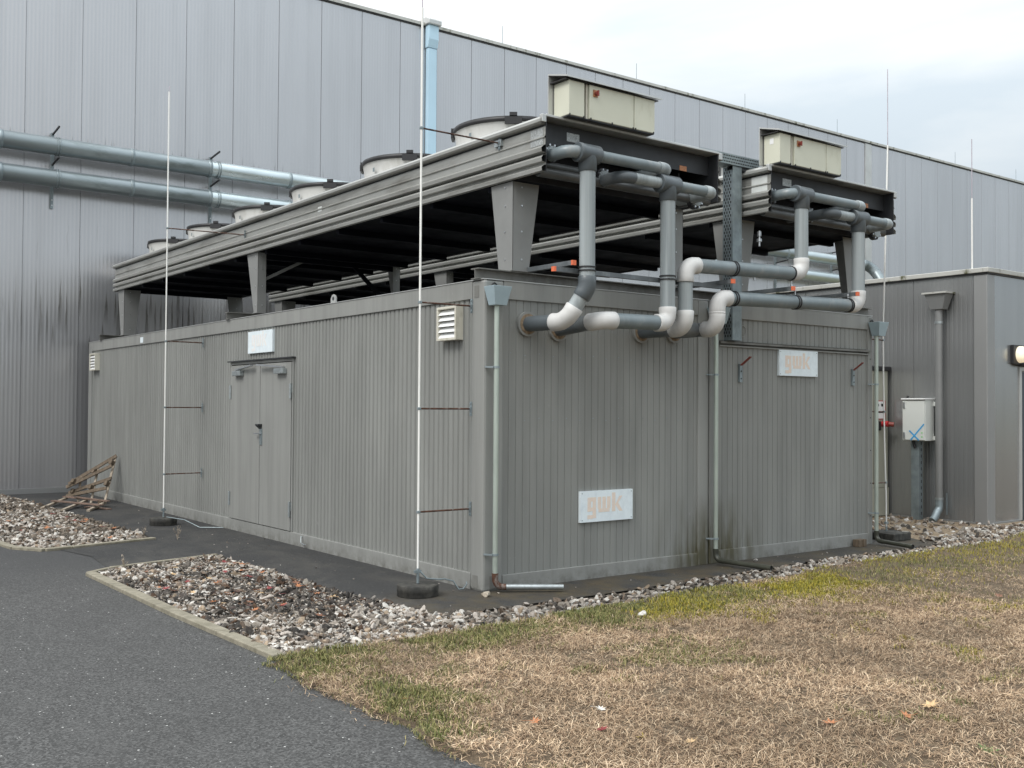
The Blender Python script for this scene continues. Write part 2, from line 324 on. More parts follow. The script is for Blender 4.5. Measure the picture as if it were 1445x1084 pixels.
# far ground
def ground_mat():
    m, nt, b = new('far_grass_ground', .95); n = noise(nt, .5, 6); nt.links.new(ramp(nt, n, [(.35, (.14, .11, .06)), (.65, (.09, .10, .04))]), b.inputs['Base Color']); return m
MT['far'] = ground_mat()
o = MB().add([(-900, -900, -.06), (900, -900, -.06), (900, 900, -.06), (-900, 900, -.06)], [(0, 1, 2, 3)]).build('ground', 'far'); tag(o, kind='structure')
def asphalt(name, c0, c1, speck, sp_amt=.62, mossy=False):
    m, nt, b = new(name, .72)
    tca = nt.nodes.new('ShaderNodeTexCoord'); va = nt.nodes.new('ShaderNodeTexVoronoi'); va.inputs['Scale'].default_value = 95; nt.links.new(tca.outputs['Object'], va.inputs['Vector'])
    sa = nt.nodes.new('ShaderNodeSeparateColor'); nt.links.new(va.outputs['Color'], sa.inputs[0])
    fine = math_(nt, 'ADD', math_(nt, 'MULTIPLY', sa.outputs[1], .5), math_(nt, 'MULTIPLY', noise(nt, 45, 4, rough=.75), .5)); mid = noise(nt, 1.1, 5); c = ramp(nt, fine, [(.2, tuple(x * .35 for x in c0)), (.48, c0), (.75, c1)])
    c = mix(nt, ramp(nt, mid, [(.35, (0, 0, 0)), (.7, (.4,) * 3)]), c, tuple(x * .66 for x in c0))
    c = mix(nt, ramp(nt, noise(nt, 3.5, 6, (1, .5, 1), .7, .6, (9, 2, 0)), [(.5, (0, 0, 0)), (.75, (.35,) * 3)]), c, tuple(x * 1.7 for x in c0))
    t = nt.nodes.new('ShaderNodeTexCoord'); v = nt.nodes.new('ShaderNodeTexVoronoi'); v.inputs['Scale'].default_value = 75; nt.links.new(t.outputs['Object'], v.inputs['Vector'])
    pick = math_(nt, 'GREATER_THAN', v.outputs['Color'], sp_amt)
    se = nt.nodes.new('ShaderNodeSeparateColor'); nt.links.new(v.outputs['Color'], se.inputs[0])
    pk = math_(nt, 'MULTIPLY', math_(nt, 'GREATER_THAN', se.outputs[0], .985), math_(nt, 'LESS_THAN', v.outputs['Distance'], math_(nt, 'MULTIPLY', se.outputs[1], .5)))
    c = mix(nt, pk, c, speck)
    if not mossy:      # newer, darker asphalt towards the gap between the beds
        z = zof(nt); q = noise(nt, 1.3, 4)
        fx = nt.nodes.new('ShaderNodeMapRange'); nt.links.new(math_(nt, 'MULTIPLY_ADD', q, .9, z[0]), fx.inputs[0]); fx.inputs[1].default_value = -4.2; fx.inputs[2].default_value = -2.2
        fy = nt.nodes.new('ShaderNodeMapRange'); nt.links.new(math_(nt, 'MULTIPLY_ADD', q, .9, z[1]), fy.inputs[0]); fy.inputs[1].default_value = 2.6; fy.inputs[2].default_value = 4.4
        c = mix(nt, math_(nt, 'MULTIPLY', math_(nt, 'MULTIPLY', fx.outputs[0], fy.outputs[0]), .62), c, (.034, .035, .037))
    if mossy:
        z = zof(nt); fr = nt.nodes.new('ShaderNodeMapRange'); nt.links.new(z[1], fr.inputs[0]); fr.inputs[1].default_value = .5; fr.inputs[2].default_value = -.2
        ms = math_(nt, 'MULTIPLY', fr.outputs[0], ramp(nt, noise(nt, 2.4, 6, rough=.65), [(.36, (0, 0, 0)), (.62, (1, 1, 1))]))
        c = mix(nt, ms, c, (.062, .048, .028))
        c = mix(nt, ramp(nt, noise(nt, 1.7, 7, (1, .6, 1), .72, .8, (2, 7, 0)), [(.46, (0, 0, 0)), (.66, (.55,) * 3)]), c, (.072, .068, .06))
        c = mix(nt, math_(nt, 'MULTIPLY', ms, ramp(nt, noise(nt, 6, 6, rough=.7, off=(4, 4, 0)), [(.55, (0, 0, 0)), (.75, (.6, .6, .6))])), c, (.12, .10, .035))
    nt.links.new(c, b.inputs['Base Color']); bump(nt, b, fine, .7, .006); return m
MT['road'] = asphalt('old_asphalt', (.054, .054, .053), (.115, .115, .113), (.5, .5, .48))
MT['pathm'] = asphalt('new_dark_asphalt', (.026, .0265, .027), (.046, .046, .047), (.22, .21, .19), mossy=True)
ys = np.linspace(-30, -1.34, 500); ex = edge_x(ys) - .02
def poly_obj(name, pts, z, m, kind='structure'):
    import bmesh
    bm = bmesh.new(); f = bm.faces.new([bm.verts.new((x, y, z)) for x, y in pts]); bmesh.ops.triangulate(bm, faces=[f]); me = bpy.data.meshes.new(name); bm.to_mesh(me); bm.free(); me.materials.append(MT[m])
    o = bpy.data.objects.new(name, me); COL.objects.link(o); tag(o, kind=kind)
    if me.polygons[0].normal.z < 0: me.flip_normals()
    return o
poly_obj('road', [(-40, -30)] + [(-2.2, -30), (-2.2, -1.2), (-2.53, -1.2), (-2.58, 3.0), (-2.2, 3.25), (-2.2, 5.2), (-2.55, 4.95), (-2.78, 5.4), (-2.85, 6.2), (-2.9, 13.14), (-40, 13.14)], 0, 'road')
# dark path between the beds and the strip round the containers
poly_obj('path', [(-2.2, 3.25), (-1.12, 3.48), (-1.04, 2.6), (-1.03, .7), (-.93, -.1), (-.874, -.671), (.9, -.685), (2.27, -.61), (4.24, -.50), (6.3, -.50), (6.9, .1), (7.0, .9), (6.6, 13.14), (-1.35, 13.14), (-1.22, 10.5), (-1.15, 7.5), (-1.10, 5.85), (-1.19, 5.34), (-2.35, 5.03), (-2.2, 4.2), (-2.3, 3.25)], .005, 'pathm')
# gravel beds: soil sheet under the stones
def soil_mat():
    m, nt, b = new('dark_soil', .95); n = noise(nt, 18, 6); nt.links.new(ramp(nt, n, [(.35, (.03, .025, .02)), (.65, (.10, .085, .065))]), b.inputs['Base Color']); bump(nt, b, n, .8, .02); return m
MT['soil'] = soil_mat()
poly_obj('gravel_bed_soil', [(-2.66, -1.5), (-2.6, 3.1), (-1.1, 3.5), (-.9, 0), (-.8, -.6), (6.4, -.4), (9.0, 1.5), (9.0, 12), (12, 12), (12, -1.5), (-2.66, -1.5)], -.012, 'soil')
poly_obj('gravel_bed_soil', [(-2.9, 13.14), (-2.9, 5.3), (-2.5, 4.9), (-1.0, 5.3), (-1.15, 13.14)], -.011, 'soil')
# kerbs
def kerb_obj(name, pts, wd, h, label):
    mb = MB()
    for (a, b) in zip(pts[:-1], pts[1:]):
        a = Vector((*a, 0)); b = Vector((*b, 0)); d = b - a; n = max(1, round(d.length / 1.0)); 
        for i in range(n):
            p = a + d * (i / n); q = a + d * ((i + 1) / n); g = d.normalized() * .003
            jit = (rng.random() - .5) * .004
            mb.bar(p + g + Vector((0, 0, h / 2 - .05 + jit)), q - g + Vector((0, 0, h / 2 - .05 + jit)), wd, h + .1)
    o = mb.build(name, 'kerbd' if 'dark' in label else 'kerb', bev=.006); return tag(o, label, 'kerb')
MT['kerbd'] = mat('dark_kerb', (.075, .068, .055), .85, 0, .3, 14, bmp=.5)
MT['kerb'] = mat('kerb_concrete', (.235, .215, .165), .85, 0, .22, 14, bmp=.5, dirt=(.13, .12, .08), dscale=6)
kerb_obj('kerb', [(-2.50, -1.24), (-2.55, .6), (-2.55, 2.96)], .10, .034, 'pale concrete kerb between the asphalt road and the front gravel bed')
kerb_obj('kerb', [(-2.56, 3.0), (-2.3, 3.19), (-1.08, 3.49)], .06, .03, 'short slanting concrete kerb along the back edge of the front gravel bed')
kerb_obj('kerb', [(-2.83, 9.5), (-2.80, 6.0), (-2.74, 5.35), (-2.5, 4.98), (-2.2, 5.04), (-1.16, 5.32)], .09, .03, 'curved concrete kerb round the gravel bed at the far left')
kerb_obj('kerb', [(.5, -1.255), (1.68, -1.155), (2.5, -1.08)], .035, .03, 'low dark concrete edging between the narrow gravel strip and lawn')
# lawn
def lawn_mat():
    m, nt, b = new('dry_lawn', .95); n = noise(nt, 9, 6, rough=.7); n2 = noise(nt, 60, 3, rough=.7)
    c = ramp(nt, n, [(.3, (.04, .03, .018)), (.5, (.095, .068, .04)), (.7, (.16, .12, .07))]); c = mix(nt, .55, c, ramp(nt, n2, [(.3, (.04, .03, .02)), (.7, (.27, .2, .13))]))
    nt.links.new(c, b.inputs['Base Color']); bump(nt, b, n2, 1, .02); return m
MT['lawn'] = lawn_mat()
def build_lawn():
    nx, ny = 420, 120; vs = []; xs = np.concatenate([np.linspace(0, 12, nx - 30), np.linspace(12.5, 40, 30)])
    vv = np.linspace(0, 1, ny) ** 1.6
    X = np.zeros((nx, ny)); Y = np.zeros((nx, ny))
    for j, v in enumerate(vv):
        for_x = -2.66 + xs; y = yb(for_x) - v * (20); X[:, j] = for_x; Y[:, j] = y
    sh = edge_x(Y) + 2.66; X += sh * np.clip(1 - (X + 2.66) / .5, 0, 1)
    Z = lawn_z(X, Y); e_ = np.clip((X - edge_x(Y)) / .12, 0, 1); Z = Z * e_ + (-.004) * (1 - e_)
    V = np.stack([X, Y, Z], -1).reshape(-1, 3); F = [(i * ny + j, (i + 1) * ny + j, (i + 1) * ny + j + 1, i * ny + j + 1) for i in range(nx - 1) for j in range(ny - 1)]
    me = bpy.data.meshes.new('lawn'); me.from_pydata(V.tolist(), [], F); me.materials.append(MT['lawn']); me.polygons.foreach_set('use_smooth', [True] * len(F)); me.update()
    if me.polygons[0].normal.z < 0: me.flip_normals()
    o = bpy.data.objects.new('lawn', me); COL.objects.link(o); tag(o, kind='structure')
build_lawn()
def colored(name, rough=.8, spec=.3, trans=0):
    m, nt, b = new(name, rough); a = nt.nodes.new('ShaderNodeVertexColor'); a.layer_name = 'Col'; nt.links.new(a.outputs[0], b.inputs['Base Color']); b.inputs['Specular IOR Level'].default_value = spec; return m, nt, b
MT['blade'] = colored('grass_blades', .75, .25)[0]
def mesh_np(name, V, F, C, m, smooth=False):
    """V (n,3), F (m,k) same-size faces, C per-vertex colour"""
    me = bpy.data.meshes.new(name); k = F.shape[1]
    me.vertices.add(len(V)); me.vertices.foreach_set('co', V.astype(np.float32).ravel())
    me.loops.add(F.size); me.loops.foreach_set('vertex_index', F.astype(np.int32).ravel())
    me.polygons.add(len(F)); me.polygons.foreach_set('loop_start', np.arange(len(F), dtype=np.int32) * k); me.polygons.foreach_set('loop_total', np.full(len(F), k, np.int32))
    me.update(calc_edges=True)
    me.polygons.foreach_set('use_smooth', np.full(len(F), smooth))
    if C is not None:
        ca = me.color_attributes.new('Col', 'FLOAT_COLOR', 'POINT'); ca.data.foreach_set('color', np.concatenate([C, np.ones((len(C), 1))], 1).astype(np.float32).ravel())
    me.materials.append(MT[m]); o = bpy.data.objects.new(name, me); COL.objects.link(o); return o
CX, CY = -5.441, -7.631
def build_grass():
    # density falls with distance from where the photo was taken
    pts = []
    def scatter(n, x0, x1, y0, y1):
        x = rng.uniform(x0, x1, n); y = rng.uniform(y0, y1, n); ok = (y < yb(x) + .03) & (x > edge_x(y) - .045 * (vnoise(x * 0 + 2, y, .06, 77)) - np.where(rng.random(n) < .03, .3 * rng.random(n) ** 2, 0)); return x[ok], y[ok]
    xs_, ys_ = [], []
    for (n, a) in ((420000, (-2.8, 3.2, -6.2, -1.1)), (75000, (3.2, 9.5, -4.5, -.2)), (26000, (-2.8, 6, -10, -6.2)), (10000, (9.5, 16, -5, -.2))):
        x, y = scatter(n, *a); xs_.append(x); ys_.append(y)
    x = np.concatenate(xs_); y = np.concatenate(ys_); n = len(x)
    # clumping: keep probability from noise
    cl = vnoise(x, y, .09, 21) * .6 + vnoise(x, y, .3, 22) * .4; keep = rng.random(n) < np.clip(.25 + 1.3 * (cl - .2), 0.15, 1); x = x[keep]; y = y[keep]; n = len(x)
    d = yb(x) - y                                   # distance from the gravel strip
    ed = x - edge_x(y)                              # distance from the asphalt
    g = vnoise(x, y, .55, 31) * .5 + vnoise(x, y, .16, 32) * .5
    wide = np.clip((x + .5) / 4, 0, 1) * .75 + .45
    pg = np.clip(1.45 - d / wide, 0, 1) * np.clip(g * 3.0 - .45, 0, 1) + np.clip((g - .60) * 5, 0, .75) * .6
    pg += np.clip(1 - ed / .5, 0, 1) * np.clip((vnoise(x, y, .4, 33) - .55) * 5, 0, .8)
    # patch of green by the kerb end
    pg += np.exp(-((x + 2.45) ** 2 + (y + 1.5) ** 2) / .12) * .9 + np.exp(-((x + 2.3) ** 2 + (y + 2.6) ** 2) / .12) * .4
    isg = rng.random(n) < pg
    moss = isg & (rng.random(n) < np.clip((vnoise(x, y, .45, 41) - .22) * 1.9, 0, .8) * (x > .3))
    ln = np.where(isg, rng.uniform(.022, .05, n), rng.uniform(.02, .075, n)); wdt = np.where(isg, rng.uniform(.0025, .005, n), rng.uniform(.0013, .0032, n))
    el = np.where(isg, rng.uniform(25, 80, n), np.abs(rng.normal(8, 16, n)) + 2) * np.pi / 180; az = rng.uniform(0, 2 * np.pi, n)
    curl = rng.normal(0, .5, n)
    z0 = np.where(x < edge_x(y), .002, lawn_z(x, y)) + np.where(isg, 0, rng.uniform(-.002, .016, n))
    p0 = np.stack([x, y, z0], 1)
    def pt(f, az2, h): return p0 + np.stack([np.cos(az2) * ln * f * np.cos(el), np.sin(az2) * ln * f * np.cos(el), h], 1)
    p1 = pt(.5, az, ln * .5 * np.sin(el) + .004); p2 = pt(1, az + curl * .5, ln * np.sin(el) * .85)
    sd = np.stack([-np.sin(az), np.cos(az), rng.uniform(-.4, .4, n)], 1) * wdt[:, None]
    V = np.stack([p0 - sd * .5, p0 + sd * .5, p1 + sd * .5, p1 - sd * .5, p2 + sd * .15, p2 - sd * .15], 1).reshape(-1, 3)
    base = np.arange(n)[:, None] * 6; F = np.concatenate([base + np.array([[0, 1, 2, 3]]), base + np.array([[3, 2, 4, 5]])])
    pal = np.array([[.53, .395, .26], [.41, .29, .185], [.24, .16, .10], [.68, .54, .38], [.10, .063, .042], [.33, .23, .15]])
    wts = np.array([.22, .22, .19, .11, .14, .12]); ci = rng.choice(6, n, p=wts); C = pal[ci]
    tone = (.72 + .55 * vnoise(x, y, .5, 51))[:, None]; C = C * tone
    gp = np.array([[.14, .15, .05], [.21, .20, .075], [.30, .26, .12], [.085, .105, .035]]); C = np.where(isg[:, None], gp[rng.integers(0, 4, n)], C)
    mp_ = np.array([[.30, .26, .03], [.22, .21, .03], [.36, .29, .05]]); C = np.where(moss[:, None], mp_[rng.integers(0, 3, n)], C)
    C = C * rng.uniform(.85, 1.15, (n, 1)); C = np.repeat(C, 6, 0)
    o = mesh_np('grass', V, F, C, 'blade'); tag(o, 'short dry brown grass blades of the lawn with green mossy patches', 'grass', kind='stuff')
build_grass()
# ------------------------------------------------------------------ gravel stones
def ico(sub=1):
    import bmesh
    bm = bmesh.new(); bmesh.ops.create_icosphere(bm, subdivisions=sub, radius=1); V = np.array([v.co[:] for v in bm.verts]); F = np.array([[v.index for v in f.verts] for f in bm.faces]); bm.free(); return V, F
IV, IF = ico(2)
def rock_shape(k):
    r = np.random.default_rng(100 + k); V = IV.copy()
    for _ in range(9):                               # chop with planes: angular crushed stone
        nrm = r.normal(size=3); nrm /= np.linalg.norm(nrm); dd = r.uniform(.34, .72); s = V @ nrm; V = V - np.where(s > dd, s - dd, 0)[:, None] * nrm
    return V
ROCKS = [rock_shape(k) for k in range(14)]
def in_poly(x, y, poly):
    ins = np.zeros(len(x), bool); j = len(poly) - 1
    for i in range(len(poly)):
        xi, yi = poly[i]; xj, yj = poly[j]; c = ((yi > y) != (yj > y)) & (x < (xj - xi) * (y - yi) / (yj - yi + 1e-12) + xi); ins ^= c; j = i
    return ins
def stones(name, poly, n, smin, smax, colfn, zb=0., layers=.03):
    P = np.array(poly); x = rng.uniform(P[:, 0].min(), P[:, 0].max(), n); y = rng.uniform(P[:, 1].min(), P[:, 1].max(), n); ok = in_poly(x, y, poly); x = x[ok]; y = y[ok]; n = len(x)
    Vs, Fs, Cs = [], [], []; nv = len(IV)
    size = rng.uniform(smin, smax, n) * np.where(rng.random(n) < .12, 1.35, 1)
    ax = size[:, None] * np.stack([rng.uniform(.9, 1.7, n), rng.uniform(.65, 1.05, n), rng.uniform(.45, .8, n)], 1)
    ang = rng.uniform(0, 2 * np.pi, n); tx = rng.normal(0, .55, n); ty = rng.normal(0, .55, n)
    C = colfn(x, y, n); zz = zb + rng.uniform(0, layers, n)
    for k in range(n):
        V = ROCKS[k % 14] * ax[k]
        ca, sa = np.cos(tx[k]), np.sin(tx[k]); V = V @ np.array([[1, 0, 0], [0, ca, sa], [0, -sa, ca]])
        ca, sa = np.cos(ty[k]), np.sin(ty[k]); V = V @ np.array([[ca, 0, -sa], [0, 1, 0], [sa, 0, ca]])
        ca, sa = np.cos(ang[k]), np.sin(ang[k]); V = V @ np.array([[ca, sa, 0], [-sa, ca, 0], [0, 0, 1]])
        Vs.append(V + [x[k], y[k], zz[k]])
    V = np.concatenate(Vs); F = (IF[None] + (np.arange(n) * nv)[:, None, None]).reshape(-1, 3); Cc = np.repeat(C, nv, 0)
    o = mesh_np(name, V, F, Cc, 'stone'); return o
def stone_mat():
    m, nt, b = colored('crushed_stone', .85, .3); a = [q for q in nt.nodes if q.type == 'VERTEX_COLOR'][0]
    n = noise(nt, 45, 4, rough=.65); c = mix(nt, 1, a.outputs[0], ramp(nt, n, [(.3, (.55, .52, .48)), (.6, (1, 1, 1))]), 'MULTIPLY'); nt.links.new(c, b.inputs['Base Color']); bump(nt, b, n, .4, .01); return m
MT['stone'] = stone_mat()
def pick(n, pal, w): return np.array(pal)[rng.choice(len(pal), n, p=np.array(w) / sum(w))]
LIGHT = [[.44, .40, .36], [.62, .60, .56], [.28, .25, .215], [.20, .155, .12], [.085, .075, .065], [.38, .30, .22]]
def col_bed1(x, y, n):
    dark = np.clip(1.5 - np.abs(y - 1.0 + (x + 1.8) * .5) / 1.0, 0, 1) * np.clip((x + 2.6) / .5, 0, 1)
    dark = np.clip(dark * .85 + (vnoise(x, y, .35, 61) - .5) * 1.6, 0, .9)
    isd = rng.random(n) < dark; a = pick(n, LIGHT, [.25, .17, .19, .14, .17, .08]); b = pick(n, [[.05, .046, .042], [.085, .075, .068], [.14, .125, .11], [.09, .055, .035], [.34, .31, .27]], [.3, .28, .2, .14, .08])
    return np.where(isd[:, None], b, a) * rng.uniform(.8, 1.1, (n, 1))
def col_bed2(x, y, n):
    dk = np.clip(.55 + (vnoise(x, y, .6, 62) - .5) * 1.2 - np.clip((6.4 - y) / 1.5, 0, .3), 0, 1); isd = rng.random(n) < dk
    return np.where(isd[:, None], pick(n, [[.10, .085, .07], [.16, .135, .11], [.24, .20, .16]], [.4, .35, .25]), pick(n, LIGHT, [.3, .25, .15, .15, .1, .05])) * rng.uniform(.8, 1.1, (n, 1))
def col_strip(x, y, n): return pick(n, LIGHT, [.26, .16, .20, .16, .16, .06]) * rng.uniform(.75, 1.1, (n, 1)) * np.where(x < 3.4, np.clip(.62 + .38 * vnoise(x, y, .3, 88), 0, 1), 1)[:, None]
bed1 = [(-2.49, -1.28), (-2.49, 2.95), (-2.25, 3.14), (-1.12, 3.42), (-1.07, 2.6), (-1.06, .7), (-.96, -.1), (-.9, -.70), (-.7, -.72), (-.67, -1.32)]
bed2 = [(-2.74, 13.0), (-2.76, 6.0), (-2.69, 5.38), (-2.47, 5.04), (-1.22, 5.34), (-1.14, 5.9), (-1.18, 7.5), (-1.25, 10.5), (-1.35, 13.0)]
strip = [(-.75, -.70), (.9, -.71), (2.27, -.64), (4.24, -.52), (6.3, -.52), (7.1, -.2), (8.9, .3), (9.4, .0), (9.4, -.45), (7.3, -.86), (6, -.83), (4.66, -.88), (3.16, -1.02), (1.68, -1.16), (.06, -1.27), (-.75, -1.31)]
back = [(6.3, -.5), (6.95, .1), (7.05, .9), (6.65, 6), (9.0, 6), (9.05, .4), (9.25, .2), (14, .2), (14, -.3), (9.4, -.45), (8.6, -.1)]
tag(stones('gravel', bed1, 9500, .018, .044, col_bed1, -.010, .032), 'crushed pale and dark stones filling the front gravel bed beside the road', 'gravel', kind='stuff')
tag(stones('gravel', bed1, 9000, .006, .014, col_bed2, .004, .03), 'small brown grit between the stones of the front gravel bed', 'gravel', kind='stuff')
tag(stones('gravel', [(-1.0, -.62), (2.2, -.58), (6.0, -.45), (6.0, -.05), (0, -.05), (-.03, 12), (-1.2, 12), (-1.0, .5)], 520, .003, .011, col_bed2, .006, .004), 'loose grit scattered over the dark slab round the containers', 'gravel', kind='stuff')
tag(stones('gravel', bed2, 8500, .02, .045, col_bed2, -.010, .03), 'brown and white stones of the gravel bed by the hall wall', 'gravel', kind='stuff')
tag(stones('gravel', strip, 8600, .016, .040, col_strip, -.010, .024), 'narrow strip of pale stones between the container slab and lawn', 'gravel', kind='stuff')
tag(stones('gravel', back, 3600, .022, .055, col_strip, 0, .02), 'scattered white stones on bare earth in front of the annex', 'gravel', kind='stuff')
def earth_mat():
    m, nt, b = new('dry_earth', .95); n = noise(nt, 12, 6, rough=.7); nt.links.new(ramp(nt, n, [(.3, (.12, .08, .05)), (.5, (.25, .19, .125)), (.7, (.38, .31, .22))]), b.inputs['Base Color']); bump(nt, b, n, 1, .03); return m
MT['earth'] = earth_mat()
poly_obj('bare_earth', [(6.7, -.1), (7.05, .5), (6.7, 12.9), (9.08, 12.9), (9.08, .46), (9.3, .28), (20, .28), (20, -.35), (9.3, -.35), (8.2, -.3)], .006, 'earth')
poly_obj('concrete_slab', [(6.2, -.46), (6.9, -.30), (7.3, .15), (7.0, .9), (6.2, .9)], .010, 'slabc')  if False else None

# single stones and leaves
def single_stone(x, y, z, s, c, label, k):
    V = ROCKS[k] * np.array([s * 1.1, s * .85, s * .75]); V = V - [0, 0, V[:, 2].min()]
    o = mesh_np('stone', V, IF, np.tile(np.array([c]), (len(V), 1)), 'stone'); o.location = (x, y, z); tag(o, label, 'stone')
single_stone(-.11, -.20, .006, .052, (.44, .39, .32), 'single beige stone lying on the dark slab at the container corner', 3)
single_stone(.35, -1.66, .02, .045, (.60, .59, .57), 'single white stone lying in the green grass', 5)
single_stone(3.49, -.16, .006, .03, (.6, .59, .57), 'small white stone on the slab at the foot of the right container', 8)
def leaf_mesh(lobes, asp):
    pts = []
    n = lobes * 2 + 1
    for i in range(n * 2):
        a = 2 * math.pi * i / (n * 2); rr = (1.0 if i % 2 == 0 else .48) * (1 - .25 * abs(math.sin(a / 2 + .3))); pts.append((rr * math.cos(a) * asp, rr * math.sin(a)))
    return pts
LEAFC = {'tan': (.52, .36, .19), 'orange': (.38, .155, .065), 'brown': (.20, .09, .05), 'red': (.20, .03, .03), 'yellow': (.66, .52, .05), 'dark': (.07, .03, .025), 'green': (.09, .17, .04), 'white': (.7, .68, .62), 'brightred': (.7, .08, .06)}
for k_, c_ in LEAFC.items(): MT['leaf_' + k_] = mat('leaf_' + k_, c_, .6, 0, .25, 40)
def leaf(x, y, z, s, colr, label, cat='leaf', group=None, lobes=3, name='fallen_leaf'):
    pts = leaf_mesh(lobes, random.uniform(.7, 1)); a = random.uniform(0, 6.28); tl = random.uniform(-.3, .3); tl2 = random.uniform(-.3, .3)
    mb = MB(); vs = [(0, 0, 0)] ; 
    for (u, v) in pts:
        r2 = u * u + v * v; hx = s * u; hy = s * v; vs.append((hx * math.cos(a) - hy * math.sin(a), hx * math.sin(a) + hy * math.cos(a), s * (.22 * r2 * random.uniform(.5, 1.6) + tl * u + tl2 * v)))
    n = len(pts); mb.add(vs, [(0, i + 1, (i + 1) % n + 1) for i in range(n)])
    st = s * 1.5; mb.tube([(0, 0, 0), (-st * .5 * math.cos(a), -st * .5 * math.sin(a), .004), (-st * math.cos(a + .3), -st * math.sin(a + .3), .008)], s * .025, 5)
    zmin = min(v[2] for v in mb.v); mb.v = [(p, q, r - zmin) for p, q, r in mb.v]
    o = mb.build(name, 'leaf_' + colr); o.location = (x, y, z)
    tag(o, label, cat, group); return o
LV = [(-.232, -4.465, .065, 'tan', 'large pale tan lobed leaf on the dry lawn'), (-.492, -4.494, .045, 'orange', 'curled rust brown leaf just left of the large tan leaf'),
      (-.898, -4.319, .055, 'orange', 'orange brown leaf between two others in the near lawn'), (-1.666, -4.08, .042, 'tan', 'small tan and orange leaf low in the middle of the lawn'),
      (-1.896, -3.697, .045, 'red', 'dark red crumpled leaf in the dry grass'), (-2.085, -3.389, .045, 'orange', 'orange leaf lying near the asphalt edge'),
      (-1.816, -3.892, .035, 'yellow', 'small bright yellow leaf in the dry grass'), (-2.438, -3.482, .03, 'tan', 'tiny tan leaf at the very edge of the asphalt'),
      (3.433, -2.893, .05, 'brown', 'reddish brown leaf far right on the lawn'), (2.706, -3.252, .04, 'brown', 'dull brown leaf below another at the right of the lawn')]
for x, y, s, c, lb in LV: leaf(x, y, float(lawn_z(np.array([x]), np.array([y]))[0]) + .018, s, c, lb)
leaf(-2.391, -2.611, .035, .022, 'brightred', 'tiny bright red scrap lying in the grass by the asphalt', 'litter', name='litter')
leaf(-1.64, -3.402, .035, .04, 'white', 'small whitish curled scrap in the dry grass', 'litter', name='litter')
o = leaf(-.611, -4.998, .03, .075, 'green', 'green leafy weed at the lower right of the lawn', 'weed', name='weed', lobes=4)
GLX = [(random.uniform(-2.3, -1.15), random.uniform(.2, 2.9), random.choice(['orange', 'brown', 'red', 'brown', 'tan', 'dark'])) for _ in range(34)]
GL = GLX + [(-1.531, 2.121, 'red'), (-2.446 + .12, 1.651, 'orange'), (-2.3, 1.545, 'red'), (-1.832, 1.584, 'orange'), (-1.374, 2.119, 'orange'), (-1.563, 1.034, 'red'), (-1.704, .508, 'brown'), (-1.029 - .1, 1.513, 'red'),
      (-1.2, 2.5, 'orange'), (-1.412, .187, 'brown'), (-2.056, .196, 'orange'), (-2.184, 1.21, 'tan'), (-1.3, .35, 'tan'), (-1.95, .95, 'orange'), (-1.6, 2.6, 'brown'), (-1.25, 1.9, 'orange'), (-1.45, 1.75, 'red'), (-2.2, .7, 'orange'), (-1.15, .1, 'brown'), (-1.75, -.3, 'brown'), (-1.3, 1.0, 'orange'), (-1.9, 2.0, 'tan')]
for i, (x, y, c) in enumerate(GL): leaf(x, y, .045, random.uniform(.035, .055), c, {'orange': 'fallen orange', 'red': 'fallen dark red', 'brown': 'fallen brown', 'tan': 'fallen pale tan', 'dark': 'blackened fallen'}[c] + ' leaf among the stones of the front gravel bed', group='autumn leaves in the front gravel bed')
for i in range(30): leaf(random.uniform(-2.5, -1.25), random.uniform(5.4, 9), .04, random.uniform(.04, .06), random.choice(['orange', 'brown', 'red']), 'fallen autumn leaf among the stones of the gravel bed by the hall', group='autumn leaves in the far left gravel bed')
# small weeds at bed corners
def twig(x, y, h, label):
    mb = MB()
    for i in range(7):
        a = random.uniform(0, 6.28); l = h * random.uniform(.5, 1); r_ = random.uniform(.1, .45)
        mb.tube([(0, 0, 0), (r_ * .4 * l * math.cos(a), r_ * .4 * l * math.sin(a), l * .6), (r_ * l * math.cos(a), r_ * l * math.sin(a), l)], [.002, .0015, .0008], 5)
        for j in range(3): 
            f = random.uniform(.4, .95); mb.bar((r_ * f * l * math.cos(a), r_ * f * l * math.sin(a), l * f), (r_ * f * l * math.cos(a) + random.uniform(-.02, .02), r_ * f * l * math.sin(a) + random.uniform(-.02, .02), l * f + .02), .006, .001)
    o = mb.build('dry_weed', 'woodl'); o.location = (x, y, .005); tag(o, label, 'weed')
twig(-2.2, 3.05, .16, 'thin dry weed at the left tip of the front gravel bed'); twig(-.95, 5.1, .2, 'thin dry weed on the dark path near the lightning rod base')
twig(-1.2, 5.6, .14, 'thin dry weed at the corner of the far left gravel bed')

# ------------------------------------------------------------------ hall
YH = 13.15; ZR = 10.55
hall = thing('industrial_hall', 'very large pale grey metal clad industrial hall behind the containers', 'hall', (0, YH, 0))
def hallb(mb, name, m, **k): return mb.build(name, m, hall, rel=True, **k)
mb = MB()
xa = -20.
x = -19.07
def hall_profile(x0, x1, smooth_panels=False):
    pts = []; x = x0
    while x < x1 - .01:
        pts += [(x, .0), (x + .004, -.014), (x + .010, -.014), (x + .014, .0)]
        nr = 14; st = (1 - .014) / nr
        for k in range(nr):
            a = x + .014 + k * st; pts += [(a + st * .1, 0), (a + st * .28, -.001), (a + st * .62, -.001), (a + st * .8, 0)]
        x += 1.0
    pts.append((x1, 0)); return pts
mb.sheet(hall_profile(-19.07, 24.93), (0, YH, 0), (1, 0, 0), (0, -1, 0), (0, 0, 1), 0, ZR)
o = hallb(mb, 'wall', 'hall')
